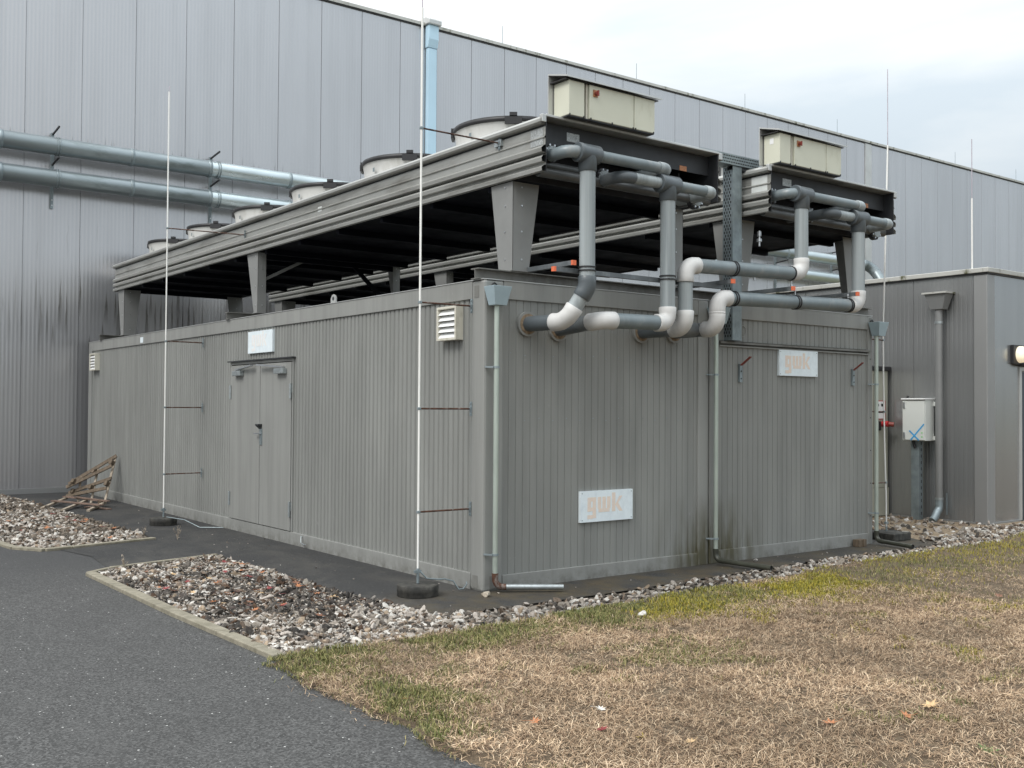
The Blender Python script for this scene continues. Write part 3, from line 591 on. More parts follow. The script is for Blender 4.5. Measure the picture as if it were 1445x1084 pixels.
mb = MB(); mb.sheet(hall_profile(25.3, 70.3), (0, YH, 0), (1, 0, 0), (0, -1, 0), (0, 0, 1), 0, ZR); hallb(mb, 'wall', 'hall')
hallb(MB().box((24.94, YH - .02, 0), (25.29, YH + .05, ZR)), 'corner_strip', 'trim')
hallb(MB().box((-19.07, YH + .06, 0), (70.3, YH + 30, ZR - .05)), 'building_body', 'annexpost')
mb = MB().box((-19.2, YH - .05, ZR + .03), (70.4, YH + .35, ZR + .10)); x = -19.2
hallb(mb, 'parapet_cap', 'trimdirty')
hallb(MB().box((-19.2, YH - .032, ZR), (70.4, YH + .05, ZR + .03)), 'shadow_gap', 'black')
hallb(MB().box((-19.07, YH - .02, .0), (70.3, YH - .0, .1)), 'base_trim', 'annexpost') 
# blue downpipe on the hall
bd = thing('square_downpipe', 'light blue square downpipe running up the hall wall behind the tall lightning rod', 'downpipe', (7.72, YH - .1, 0))
bd_b = MB().box((7.62, YH - .13, .1), (7.86, YH - .016, 10.05)); bd_b.build('pipe', 'blue', bd, rel=True, bev=.01)
MB().prism([(YH - .19, 10.58), (YH - .19, 10.25), (YH - .14, 10.06), (YH - .02, 10.06), (YH - .02, 10.58)], 'x', 7.60, 7.87).build('hopper', 'blue', bd, rel=True, bev=.01)
MB().prism([(YH - .25, 10.70), (YH - .25, 10.582), (YH + .30, 10.60), (YH + .30, 10.76), (YH - .1, 10.78)], 'x', 7.56, 7.92).build('cap', 'trim', bd, rel=True, bev=.02)
# air terminals on the parapet
at0 = None
for i, xx in enumerate((9.95, 14.55, 19.05, 23.6, 30.7, 35.1)):
    t = thing('air_terminal', 'thin short lightning air terminal on the hall roof edge', 'lightning rod', (xx, YH + .12, ZR + .10), 'short air terminals along the hall roof edge') if at0 is None else None
    if at0 is None:
        at0 = t
        MB().cyl((0, 0, 0), (0, 0, .5), .007, 8).build('rod', 'galvdull', t); MB().box((-.04, -.04, 0), (.04, .04, .03)).build('foot', 'galvdull', t)
    else:
        t = copy_tree(at0); t.location = (xx, YH + .12, ZR + .10)
    t['label'] = ('thin air terminal on the hall roof edge nearest the blue downpipe', 'thin air terminal on the roof edge above the left cooler control boxes', 'thin air terminal on the roof edge between the two sets of control boxes', 'thin air terminal on the roof edge just left of the bent lightning rod', 'thin air terminal on the hall roof edge above the annex corner', 'last thin air terminal on the hall roof edge at the far right')[i]
# ducts along the hall wall
def duct(name, label, zc, x1, elbow):
    t = thing(name, label, 'duct', (0, 12.75, zc)); r = .16
    segs = [(-19, -6.3, 'duct'), (-6.3, -3.9, 'duct'), (-3.9, -1.55, 'duct'), (-1.55, .75, 'duct'), (.75, 2.28, 'duct'), (2.28, 4.0, 'ductnew'), (4.0, 5.9, 'ductnew'), (5.9, 8.8, 'ductnew'), (8.8, 12, 'duct'), (12, 15, 'duct'), (15, 18.2, 'ductnew'), (18.2, 21, 'duct'), (21, x1, 'ductnew')]
    for a, b, m in segs:
        MB().tube([(a, 12.75, zc), (b, 12.75, zc)], r, 28, False).build('duct_segment', m, t, rel=True)
        MB().tube([(b - .035, 12.75, zc), (b - .03, 12.75, zc), (b + .03, 12.75, zc), (b + .035, 12.75, zc)], [r, r + .012, r + .012, r], 28, False).build('joint_band', 'galvdull', t, rel=True)
    if elbow:
        pts, tl = arc((x1 + .45, 12.75, zc), (x1, 12.75, zc), (x1 + .45, 12.3, zc - .6), .38, 9)
        pts2 = pts + [Vector((x1 + .45, 12.15, zc - .85)), Vector((x1 + .45, 12.05, zc - 1.6))]
        e = MB().tube([(x1 - .01, 12.75, zc)] + pts2, r, 24, True)
        e.build('elbow', 'duct', t, rel=True)
        for i in range(1, len(pts) - 1, 1): 
            d = (pts[i + 1] - pts[i - 1]).normalized(); MB().tube([pts[i] - d * .012, pts[i] + d * .012], r + .01, 24, False).build('seam_ring', 'galvdull', t, rel=True)
    return t
duct('ventilation_duct', 'upper of the two round steel ducts along the hall wall', 6.39, 24.2, True)
duct('ventilation_duct', 'lower of the two round steel ducts along the hall wall', 5.80, 23.2, False)
br0 = None
for xx, lbl in ((-.58, 'leftmost perforated wall bracket holding the two ducts'), (2.46, 'perforated duct bracket just above the small far fans'), (20.3, 'duct bracket seen between the right cooler and its pipes'), (23.1, 'last duct bracket beside the duct elbow at the right')):
    if br0 is None:
        t = thing('duct_bracket', lbl, 'bracket', (xx, YH, 5.3), 'duct brackets on the hall wall'); br0 = t
        MB().box((-.025, -.045, 0), (.025, -.002, 1.42)).build('rail', 'galvdull', t)
        for z in (.06, .16): MB().cyl((0, -.05, z), (0, -.056, z), .014, 10).build('bolt', 'bolt', t)
        for z in (.82, 1.42 - .03): MB().bar((0, -.045, z), (0, -.52, z + .05), .025, .03).build('arm', 'black', t)
        for z in (.50, 1.09):
            for dx in (-.022, .022):
                MB().tube([(dx, -.4 + .168 * math.cos(a / 14 * 6.2832), z + .168 * math.sin(a / 14 * 6.2832)) for a in range(15)], .011, 6, False).build('clamp_ring', 'galvdull', t)
    else:
        t = copy_tree(br0); t.location = (xx, YH, 5.3); t['label'] = lbl

# ------------------------------------------------------------------ annex
AX = 9.1; AY = .3; AZ = 3.62
an = thing('annex_building', 'low grey ribbed metal annex with flat roof at the right', 'building', (AX, AY, 0))
def anb(mb, name, m, **k): return mb.build(name, m, an, rel=True, **k)
def micro(L0, L1, pitch=.0715, d=.004, seam=1.0):
    pts = [(L0, 0)]; x = L0; k = 0
    while x + pitch < L1:
        if k % 14 == 13: pts += [(x + .02, 0), (x + .026, -.012), (x + .034, -.012), (x + .04, 0)]
        else: pts += [(x + .015, 0), (x + .022, -d * .4), (x + .040, -d * .4), (x + .047, 0)]
        x += pitch; k += 1
    pts.append((L1, 0)); return pts
anb(MB().sheet(micro(.20, 12.8), (AX, AY, 0), (0, 1, 0), (-1, 0, 0), (0, 0, 1), .03, AZ), 'wall', 'annex')
anb(MB().sheet([(.21, 0), (.93, 0)], (AX, AY, 0), (1, 0, 0), (0, -1, 0), (0, 0, 1), .03, AZ), 'wall', 'annex')
anb(MB().sheet([(.93, 0), (1.93, 0)], (AX, AY, 0), (1, 0, 0), (0, -1, 0), (0, 0, 1), 2.32, AZ), 'wall', 'annex')
anb(MB().sheet([(1.93, 0), (12, 0)], (AX, AY, 0), (1, 0, 0), (0, -1, 0), (0, 0, 1), .03, AZ), 'wall', 'annex')
anb(MB().box((AX - .012, AY - .012, .0), (AX + .205, AY + .195, AZ)), 'corner_post', 'annexpost', bev=.012)
anb(MB().box((AX + .03, AY + .03, 0), (AX + 12, AY + 12.8, AZ - .02)), 'building_body', 'annexpost')
anb(MB().box((AX - .05, AY - .05, AZ + .022), (AX + 12, AY + 12.84, AZ + .09)), 'parapet_cap', 'trimdirty', bev=.008)
anb(MB().box((AX - .03, AY - .03, AZ), (AX + 12, AY + 12.8, AZ + .022)), 'shadow_gap', 'black')
anb(MB().box((AX - .022, AY - .022, 0), (AX + .9, AY + 12.8, .03)), 'base_trim', 'annexpost')
dr = anb(MB().box((AX + .96, AY + .002, .02), (AX + 1.90, AY + .028, 2.22)), 'door', 'anthr')
MB().cyl((AX + 1.1 - AX, -.06, 1.05), (AX + 1.25 - AX, -.06, 1.05), .012, 10).build('handle', 'galv', dr)
anb(MB().box((AX + .90, AY - .02, .02), (AX + .955, AY + .028, 2.30)).box((AX + .955, AY - .02, 2.24), (AX + 1.95, AY + .02, 2.30)), 'door_frame', 'trim')
anb(MB().box((AX + .86, AY - .10, 2.31), (AX + 2.0, AY - .001, 2.345)), 'door_canopy', 'darkmetal')
lm = thing('wall_lamp', 'round cream glass wall lamp above the annex door', 'lamp', (9.93, AY, 2.47))
MB().prism([(9.76, 2.34), (9.93, 2.32), (10.12, 2.34), (10.12, 2.62), (9.76, 2.62)], 'y', AY - .05, AY - .002).build('base', 'black', lm, rel=True, bev=.006)
gl = MB().tube([(9.94, AY - .05, 2.48), (9.94, AY - .10, 2.48), (9.94, AY - .14, 2.48), (9.94, AY - .17, 2.48)], [.125, .12, .09, .02], 24)
gl.build('glass', 'lampg', lm, rel=True)
# annex downpipe with hopper
ad_ = thing('downpipe', 'grey annex downpipe with a wide tapered hopper beside the white cabinet', 'downpipe', (9.0, .98, 0))
def hopper(mb, cx, cy, z0, z1, wt, dt, wb, db):
    mb.add([(cx - wb, cy - db, z0), (cx + wb, cy - db, z0), (cx + wb, cy + db, z0), (cx - wb, cy + db, z0), (cx - wt, cy - dt, z1), (cx + wt, cy - dt, z1), (cx + wt, cy + dt, z1), (cx - wt, cy + dt, z1)],
           [(0, 3, 2, 1), (4, 5, 6, 7), (0, 1, 5, 4), (1, 2, 6, 5), (2, 3, 7, 6), (3, 0, 4, 7)]); return mb
hopper(MB(), 8.98, .975, 3.14, 3.37, .11, .17, .07, .10).build('hopper', 'adp', ad_, rel=True, bev=.004)
MB().box((8.84, .78, 3.37), (9.095, 1.17, 3.395)).build('hopper_rim', 'trimdirty', ad_, rel=True)
MB().tube([(8.98, .975, 3.14), (8.98, .975, .30)], .052, 20, False).build('pipe', 'adp', ad_, rel=True)
for z in (2.93, .32): MB().tube([(8.98, .975, z), (8.98, .975, z + .035)], .058, 20).build('clamp', 'galv', ad_, rel=True)
pts, _ = arc((8.98, .975, .17), (8.98, .975, 1), (8.6, .99, -.02), .10, 8)
MB().tube([(8.98, .975, .32)] + pts + [(8.86, .98, .06), (8.80, .98, .02)], .055, 20).build('spout', 'galvdull', ad_, rel=True)
MB().bar((9.06, .90, .10), (9.06, .90, .42), .012, .012).build('ground_wire', 'galvdull', ad_, rel=True)
# white cabinet on a post
cb = thing('electrical_cabinet', 'light grey electrical cabinet with blue cross on a galvanised post', 'cabinet', (8.9, 1.27, 0))
cx0 = 8.80
MB().box((cx0, 1.085, 1.19), (9.03, 1.455, 1.80)).build('housing', 'whitebox', cb, rel=True, bev=.006)
MB().box((cx0 - .02, 1.09, 1.20), (cx0 - .003, 1.45, 1.785)).build('door', 'whitebox', cb, rel=True, bev=.006)
MB().box((cx0 - .04, 1.075, 1.803), (9.04, 1.465, 1.823)).build('roof_cap', 'white', cb, rel=True, bev=.004)
mbx = MB().bar((cx0 - .0215, 1.09 + .005, 1.44), (cx0 - .0215, 1.315, 1.20), .022, .002, (1, 0, 0)).bar((cx0 - .0235, 1.335, 1.34), (cx0 - .0235, 1.18, 1.20), .022, .002, (1, 0, 0)); mbx.build('blue_cross', 'bluep', cb, rel=True)
MB().cyl((cx0 - .02, 1.13, 1.31), (cx0 - .024, 1.13, 1.31), .012, 10).cyl((cx0 - .02, 1.13, 1.25), (cx0 - .024, 1.13, 1.25), .012, 10).build('green_dots', 'greenp', cb, rel=True)
for z in (1.72, 1.27): MB().box((cx0 - .035, 1.405, z - .045), (cx0 - .021, 1.435, z + .045)).build('latch', 'bolt', cb, rel=True, bev=.003)
for z in (1.74, 1.23): MB().box((9.0, 1.05, z - .03), (9.07, 1.084, z + .03)).build('mounting_lug', 'whitebox', cb, rel=True)
MB().box((8.88, 1.24, 0), (8.885, 1.37, 1.19)).box((8.885, 1.24, 0), (8.98, 1.245, 1.19)).box((8.885, 1.365, 0), (8.98, 1.37, 1.19)).build('post', 'galvdull', cb, rel=True)
mbx = MB()
for i in range(12): mbx.box((8.93, 1.2385, .08 + i * .095), (8.95, 1.2399, .125 + i * .095))
mbx.build('post_slots', 'black', cb, rel=True)
MB().tube([(8.87, 1.33, 1.19), (8.86, 1.31, 1.13), (8.87, 1.29, 1.08)], .02, 10).build('cable', 'black', cb, rel=True)
MB().cyl((8.84, 1.40, 1.823), (8.84, 1.40, 1.86), .018, 10).build('antenna', 'black', cb, rel=True)
# beige distribution cabinet
bc = thing('distribution_cabinet', 'tall beige distribution cabinet with red socket, half hidden by the right container', 'cabinet', (8.82, 1.95, 0))
MB().box((8.30, 1.87, .45), (9.04, 2.20, 2.25)).build('housing', 'beigeg', bc, rel=True, bev=.005)
MB().box((8.29, 1.86, .02), (9.05, 2.21, .445)).build('plinth', 'beigeg', bc, rel=True)
MB().box((8.26, 1.83, 2.253), (9.08, 2.26, 2.32)).build('roof_cap', 'black', bc, rel=True, bev=.01)
MB().box((8.66, 1.867, .5), (8.665, 1.8695, 2.2)).build('door_gap', 'black', bc, rel=True)
sg = MB().box((8.70, 1.862, 1.50), (8.965, 1.8695, 1.79)).build('warning_sign', 'red', bc, rel=True)
MB().box((8.689, 1.71, 1.513), (8.6915, 1.89, 1.777)).build('sign_face', 'white', sg, rel=False) if False else None
sf = MB().box((8.71, 1.859, 1.512), (8.945, 1.8615, 1.778)).build('sign_face', 'white', bc, rel=True)
MB().box((8.72, 1.857, 1.60), (8.90, 1.8585, 1.625)).box((8.73, 1.857, 1.70), (8.79, 1.8585, 1.74)).box((8.85, 1.857, 1.70), (8.90, 1.8585, 1.74)).build('sign_lettering', 'black', bc, rel=True)
MB().cyl((8.90, 1.87, 1.43), (8.90, 1.76, 1.43), .045, 18).build('red_socket', 'red', bc, rel=True)
MB().cyl((8.90, 1.76, 1.43), (8.93, 1.69, 1.42), .035, 14).build('socket_lid', 'redd', bc, rel=True)
MB().box((8.77, 1.83, 1.33), (8.81, 1.869, 1.47)).build('inlet', 'black', bc, rel=True)

# ------------------------------------------------------------------ containers
LC = 12.64; HC = 2.8
def sticker(t, a, b, m, name): return MB().box(a, b).build(name, m, t, rel=True)
def eye(t, p, axis):
    mb = MB(); pts = []
    for i in range(13):
        a = i / 12 * 2 * math.pi
        pts.append((p[0] + .028 * math.cos(a), p[1] - .012, p[2] + .036 * math.sin(a)) if axis == 'y' else (p[0] - .012, p[1] + .028 * math.cos(a), p[2] + .036 * math.sin(a)))
    return mb.tube(pts, .007, 8, False)
c1 = thing('plant_container', 'long grey ribbed steel plant container with double door, on the left', 'container', (0, 0, 0))
C = lambda mb, name, m='cont', **k: mb.build(name, m, c1, rel=True, **k)
# near corner post etc.
C(MB().box((0, 0, 0), (.222, .20, 2.797)), 'corner_post', 'cont2', bev=.022)
C(MB().box((2.77, 0, 0), (2.925, .2, 2.797)), 'corner_post', 'cont2', bev=.012)
C(MB().box((0, LC - .18, 0), (.2, LC, 2.797)), 'corner_post', 'cont2', bev=.012)
C(MB().box((.2221, .004, 2.635), (2.7699, .14, 2.80)), 'top_rail', 'cont2', bev=.004)
C(MB().box((.004, .2001, 2.635), (.14, LC - .1801, 2.80)), 'top_rail', 'cont2', bev=.004)
C(MB().box((-.002, .02, 2.8005), (.03, LC, 2.808)).box((.02, -.002, 2.8005), (2.92, .03, 2.808)), 'roof_edge', 'trim')
C(MB().box((.2221, .004, 0), (2.7699, .14, .135)), 'base_rail', 'cont2', bev=.004)
C(MB().box((.004, .2001, 0), (.14, LC - .1801, .15)), 'base_rail', 'cont2', bev=.004)
C(MB().sheet(ribs(.222, 2.77, .0838, .014, .004, .0058, .06), (0, .022, 0), (1, 0, 0), (0, -1, 0), (0, 0, 1), .1351, 2.6349), 'front_wall')
# left wall: two stretches round the door and the panel over it
DY0, DY1, DZ1 = 3.95, 5.82, 2.19
C(MB().sheet(ribs(.2, DY0 - .03, .0838, .034, .009, .014, .05), (.022, 0, 0), (0, 1, 0), (-1, 0, 0), (0, 0, 1), .1501, 2.6349), 'side_wall')
C(MB().sheet(ribs(DY0 - .03, DY1 + .03, .0838, .034, .009, .014, .02), (.022, 0, 0), (0, 1, 0), (-1, 0, 0), (0, 0, 1), DZ1 + .03, 2.6349), 'side_wall')
C(MB().sheet(ribs(DY1 + .03, LC - .18, .0838, .034, .009, .014, .03), (.022, 0, 0), (0, 1, 0), (-1, 0, 0), (0, 0, 1), .1501, 2.6349), 'side_wall')
C(MB().box((.05, .05, .02), (2.9, LC - .02, 2.78)), 'inner_body')
C(MB().box((.004, DY0 - .03, .1501), (.05, DY0, DZ1 + .03)).box((.004, DY1, .1501), (.05, DY1 + .03, DZ1 + .03)).box((.004, DY0, DZ1), (.05, DY1, DZ1 + .03)), 'door_frame', 'cont2')
C(MB().box((-.035, DY0 - .06, DZ1 + .035), (.02, DY1 + .06, DZ1 + .05)), 'drip_strip', 'darkmetal')
ym = 4.865
C(MB().box((.041, DY0 + .001, .1505), (.049, DY1 - .001, DZ1 - .001)), 'door_recess', 'black')
for (a, b) in ((DY0 + .012, ym - .007), (ym + .007, DY1 - .012)):
    d = C(MB().box((-.004, a, .160), (.040, b, DZ1 - .012)), 'door_leaf', 'cont2', bev=.003)
    hy = a + .0 if a < ym - .1 else b
    for z in (1.83, .42): MB().cyl((-.014, hy, z - .09), (-.014, hy, z + .09), .016, 10).box((-.003, hy - .02, z - .02), (.008, hy + .02, z + .08)).build('hinge', 'galv', d)
    cyy = a + .12 if a < ym - .1 else b - .42
    MB().box((-.065, cyy, 2.04), (-.005, cyy + .26, 2.105)).build('door_closer', 'galv', d, bev=.005)
    q = (cyy + .05) if a < ym - .1 else cyy + .2
    MB().bar((-.03, q, 2.12), (-.07, ym + (.12 if a > ym - .1 else -.05), 2.165), .035, .02).build('closer_arm', 'bolt', d)
d2 = [o for o in bpy.data.objects if o.name.startswith('door_leaf')][0]
MB().box((-.016, 4.78, 1.16), (-.0045, 4.845, 1.36)).build('lock_plate', 'galvdull', d2)
MB().cyl((-.012, 4.81, 1.30), (-.05, 4.81, 1.30), .01, 8).bar((-.05, 4.81, 1.30), (-.05, 4.93, 1.30), .018, .018).build('handle', 'bolt', d2)
MB().box((-.06, 4.79, 1.40), (.009, 4.88, 1.42)).prism([(-.06, 1.40), (.009, 1.40), (.009, 1.34)], 'y', 4.80, 4.87).build('handle_cover', 'darkmetal', d2)
# meter louvres
def louvre(y0, y1, z0, z1, name='louvre_vent'):
    t = C(MB().box((-.065, y0, z0), (.022, y0 + .022, z1)).box((-.065, y1 - .022, z0), (.022, y1, z1)).box((-.065, y0 + .022, z0), (.022, y1 - .022, z0 + .022)).box((-.065, y0 + .022, z1 - .022), (.022, y1 - .022, z1)).box((-.0, y0 + .022, z0 + .022), (.022, y1 - .022, z1 - .022)), name, 'cream', bev=.003)
    mb = MB(); n = 5
    for i in range(n):
        za = z0 + .024 + (z1 - z0 - .048) * i / n; zb = z0 + .024 + (z1 - z0 - .048) * (i + 1) / n
        mb.prism([(-.06, za), (-.022, zb - .004), (-.012, zb - .004), (-.050, za)], 'y', y0 + .023, y1 - .023)
    mb.build('slats', 'white', t)
louvre(.365, .69, 2.27, 2.585); louvre(12.0, 12.36, 2.27, 2.58)
C(MB().box((-.003, .08, .03), (-.0005, .155, .14)).box((.075, -.003, .03), (.165, -.0005, .14)).box((-.003, .085, 2.64), (-.0005, .155, 2.75)), 'cover_plate', 'patch')
C(MB().box((0, 9.52, 2.66), (.0035, 9.66, 2.75)), 'sticker', 'sign')
C(eye(c1, (.10, 0, 2.735), 'y'), 'lashing_eye', 'black')
mbl = MB().prism([(2.89, 2.808), (3.01, 2.808), (3.01, 2.86), (2.985, 2.895), (2.95, 2.905), (2.915, 2.895), (2.89, 2.86)], 'x', .02, .035); C(mbl, 'lifting_lug', 'trim')
C(MB().cyl((.0195, 2.95, 2.857), (.0185, 2.95, 2.857), .022, 14), 'lug_hole', 'black')
C(MB().tube([(.0, 3.62, .13), (-.02, 3.62, .13), (-.03, 3.60, .06), (-.04, 3.50, .05), (-.05, 3.45, .06)], .007, 8), 'earth_wire', 'galv')
C(MB().box((.03, .15, 2.801), (2.92, LC - .02, 2.804)), 'bounce_cut_sheet', 'beam')  # unseen grey sheet added over the roof to cut bounce light under the coolers
mb = MB()
for i in range(14):
    for z in (1.55, 2.15): mb.cyl((.31 + i * .1676, .0225, z - (i % 2) * .02), (.31 + i * .1676, .0185, z - (i % 2) * .02), .005, 8)
C(mb, 'screw_heads', 'galvdull')

c2 = thing('plant_container', 'grey ribbed steel plant container with a drip ledge across its front, on the right', 'container', (2.945, 0, 0))
C2 = lambda mb, name, m='cont', **k: mb.build(name, m, c2, rel=True, **k)
X0, X1 = 2.945, 5.87
C2(MB().box((X0, 0, 0), (3.095, .2, 2.797)), 'corner_post', 'cont2', bev=.012)
C2(MB().box((5.78, 0, 0), (X1, .2, 2.797)), 'corner_post', 'cont2', bev=.012)
C2(MB().box((3.0951, .004, 2.63), (5.7799, .14, 2.80)), 'top_rail', 'cont2', bev=.004)
C2(MB().box((X0, -.002, 2.8005), (X1, .03, 2.806)), 'roof_edge', 'trim')
C2(MB().box((3.0951, .004, 0), (5.7799, .14, .14)), 'base_rail', 'cont2', bev=.004)
C2(MB().sheet(ribs(3.095, 5.78, .0838, .014, .004, .0058, .06), (0, .022, 0), (1, 0, 0), (0, -1, 0), (0, 0, 1), .1401, 2.33), 'front_wall')
C2(MB().sheet(ribs(3.095, 5.78, .0838, .014, .004, .0058, .06), (0, .022, 0), (1, 0, 0), (0, -1, 0), (0, 0, 1), 2.385, 2.6299), 'front_wall')
C2(MB().box((3.0951, -.004, 2.32), (5.7799, .03, 2.335)), 'drip_ledge', 'cont2')
C2(MB().box((3.0951, -.022, 2.352), (5.80, .03, 2.375)), 'drip_ledge', 'beam')
C2(MB().box((X0 + .02, .05, .02), (X1 - .0, LC - .02, 2.78)), 'inner_body')
C2(MB().sheet(ribs(.2, LC, .0838, .034, .009, .014, .05), (X1 + .002, 0, 0), (0, 1, 0), (1, 0, 0), (0, 0, 1), .15, 2.63), 'side_wall')
C2(MB().box((X0, .15, 2.801), (X1 - .02, LC - .02, 2.804)), 'bounce_cut_sheet', 'beam')  # same added sheet, out of view, against bounce light off this roof
C2(eye(c2, (5.84, 0, 2.715), 'y'), 'lashing_eye', 'black')
C2(eye(c2, (2.985, 0, 2.735), 'y'), 'lashing_eye', 'black')
C2(MB().box((5.80, -.003, 2.64), (5.866, -.0005, 2.78)), 'cover_plate', 'patch')
mb = MB(); 
for z in (.35, .75, 1.15, 1.55, 1.95, 2.27): mb.cyl((5.825, -.0005, z), (5.825, -.004, z), .007, 8)
C2(mb, 'screw_heads', 'darkmetal')
mb = MB(); ring = [(3.49 + .05 * math.cos(a / 20 * 6.283), .019, 2.50 + .06 * math.sin(a / 20 * 6.283)) for a in range(21)]; mb.tube(ring, .004, 6, False); C2(mb, 'sealed_opening', 'cont2')
wb = MB().box((5.45, -.10, .005), (5.60, -.01, .09)).box((5.52, -.115, .005), (5.545, -.102, .10)).build('wood_offcut', 'wood', bev=.004); tag(wb, 'small broken wood offcut at the foot of the right container', 'wood')

# ------------------------------------------------------------------ signs with lettering
def stroke_text(mb, u0, z0, h, place, th):
    """blocky letters g w k drawn from bars; h is the x-height; place(u, z, depth) -> point"""
    s = h * .30
    def bar(a, b, c, d): # rectangle a..c by b..d in letter space
        vs = [place(u0 + a, z0 + b, 0), place(u0 + c, z0 + b, 0), place(u0 + c, z0 + d, 0), place(u0 + a, z0 + d, 0), place(u0 + a, z0 + b, th), place(u0 + c, z0 + b, th), place(u0 + c, z0 + d, th), place(u0 + a, z0 + d, th)]
        mb.add(vs, [(0, 3, 2, 1), (4, 5, 6, 7), (0, 1, 5, 4), (1, 2, 6, 5), (2, 3, 7, 6), (3, 0, 4, 7)])
    def quad(pts, k=1.0):
        n = len(pts); vs = [place(u0 + a, z0 + b, -.0005 * k) for a, b in pts] + [place(u0 + a, z0 + b, th * k) for a, b in pts]
        mb.add(vs, [tuple(range(n))[::-1], tuple(range(n, 2 * n))] + [(i, (i + 1) % n, n + (i + 1) % n, n + i) for i in range(n)])
    w = h * .74
    # g
    bar(0, .18 * h + .0, s, h); bar(s, h - s * .9, w - s, h); bar(s, .0 + .10 * h, w - s, .10 * h + s * .8); bar(w - s, -h * .36, w, h); bar(0, -h * .40, w - s, -h * .40 + s * .85)
    bar(0, .08 * h, s, .18 * h)
    # w
    o_ = w + h * .14; ww = h * 1.12
    bar(o_, s * .8, o_ + s, h); bar(o_ + ww / 2 - s / 2, s * .8, o_ + ww / 2 + s / 2, h); bar(o_ + ww - s, s * .8, o_ + ww, h); bar(o_ + s * .25, 0, o_ + ww - s * .25, s * .8)
    # k
    k0 = o_ + ww + h * .14
    bar(k0, 0, k0 + s, h * 1.24)
    quad([(k0 + s, h * .42), (k0 + s + .36 * h - .02 * h, h), (k0 + s + .36 * h + .28 * h, h), (k0 + s + .22 * h, h * .50), (k0 + s, h * .66)][:4], .8)
    quad([(k0 + s, h * .45), (k0 + s + .20 * h, h * .62), (k0 + s + .66 * h, 0), (k0 + s + .36 * h, 0)], .55)
    return k0 + s + .66 * h
def sign(label, face, a0, a1, z0, z1, hx, matl, ulet, zlet):
    if face == 'front':
        t = thing('sign', label, 'sign', (a0, 0, z0)); MB().box((a0, -.008, z0), (a1, .0215, z1)).build('panel', 'sign', t, rel=True)
        mb = MB(); stroke_text(mb, ulet, zlet, hx, lambda u, z, d: (u, -.0082 - d, z), .0012); mb.build('lettering', matl, t, rel=True)
        mb = MB()
        for u in (a0 + .02, a1 - .02):
            for z in (z0 + .02, z1 - .02): mb.cyl((u, -.008, z), (u, -.011, z), .005, 8)
        mb.build('screws', 'galvdull', t, rel=True)
    else:
        t = thing('sign', label, 'sign', (0, a0, z0)); MB().box((-.008, a0, z0), (.0215, a1, z1)).build('panel', 'sign', t, rel=True)
        mb = MB(); stroke_text(mb, 0, zlet, hx, lambda u, z, d: (-.0082 - d, ulet - u, z), .0012); mb.build('lettering', matl, t, rel=True)
sign('white sign with faded orange gwk lettering low on the left container front', 'front', 1.137, 1.820, .551, .848, .148, 'signo', 1.225, .640)
sign('white sign with faded orange gwk lettering at the top of the right container', 'front', 4.082, 4.775, 2.029, 2.322, .146, 'signo', 4.185, 2.113)
sign('white sign with almost vanished lettering above the double door', 'side', 4.502, 5.252, 2.322, 2.60, .15, 'signv', 5.13, 2.405)

# red tipped hooks on the right container
def hook(x, label):
    t = thing('wall_hook', label, 'hook', (x, 0, 2.0))
    MB().box((-.022, -.006, -.06), (.022, .0215, .14)).build('plate', 'galvdull', t, bev=.002)
    mb = MB(); mb.bar((0, -.006, .125), (.02, -.12, .215), .045, .008); mb.build('arm', 'redd', t)
    MB().cyl((0, -.006, .06), (0, -.010, .06), .009, 10).cyl((0, -.006, -.02), (0, -.010, -.02), .009, 10).build('bolts', 'black', t)
hook(3.44, 'grey steel hook with red tip left of the sign on the right container'); hook(5.48, 'grey steel hook with red tip right of the sign on the right container')

# ------------------------------------------------------------------ downpipes on the containers
def downpipe(label, x, y, zh, hm, pm, sm, end, clamps, rusty=False, xh=None):
    t = thing('downpipe', label, 'downpipe', (x, y, 0)); xh = x if xh is None else xh
    h = MB(); hopper(h, xh, y - .015, zh, zh + .17, .10, .08, .065, .05); h.build('hopper', hm, t, rel=True, bev=.003)
    MB().tube([(x, y, zh), (x, y, .16)], .024, 16, False).build('pipe', pm, t, rel=True)
    for z in clamps:
        c = MB().tube([(x, y, z), (x, y, z + .02)], .031, 16); c.bar((x - .03, y, z + .01), (x - .075, -.003, z + .01), .018, .014); c.build('clamp', 'galvdull', t, rel=True)
    e_ = Vector((end[0], end[1], .05)); c_ = Vector((x, y, .055)); pts, _ = arc(c_, (x, y, 1), e_, .07, 8)
    MB().tube([(x, y, .175), (x, y, .165)] + pts + [c_ + (e_ - c_).normalized() * .10], [.03, .03] + [.028] * (len(pts) + 1), 16).build('elbow', 'rust' if rusty else sm, t, rel=True)
    MB().tube([c_ + (e_ - c_).normalized() * .085, e_], .026, 16, False).build('spout', 'galv' if rusty else sm, t, rel=True)
    MB().tube([e_ - (e_ - c_).normalized() * .012, e_ - (e_ - c_).normalized() * .011], .0255, 16).build('spout_mouth', 'black', t, rel=True)
    return t
downpipe('thin zinc downpipe with blue grey hopper at the near container corner, rusty elbow', .085, -.07, 2.56, 'hop', 'downp', 'galv', (.60, -.40), (2.0, .33), True)
downpipe('thin zinc downpipe in the middle between the two containers, dark mossy spout', 2.965, -.07, 2.55, 'hop', 'downp', 'spoutd', (3.02, -.76), (2.0, .27), xh=2.99)
downpipe('thin zinc downpipe with hopper at the right end of the right container', 5.845, -.07, 2.55, 'hop', 'downp', 'spoutd', (5.73, -.63), (1.95, .38), xh=5.87)

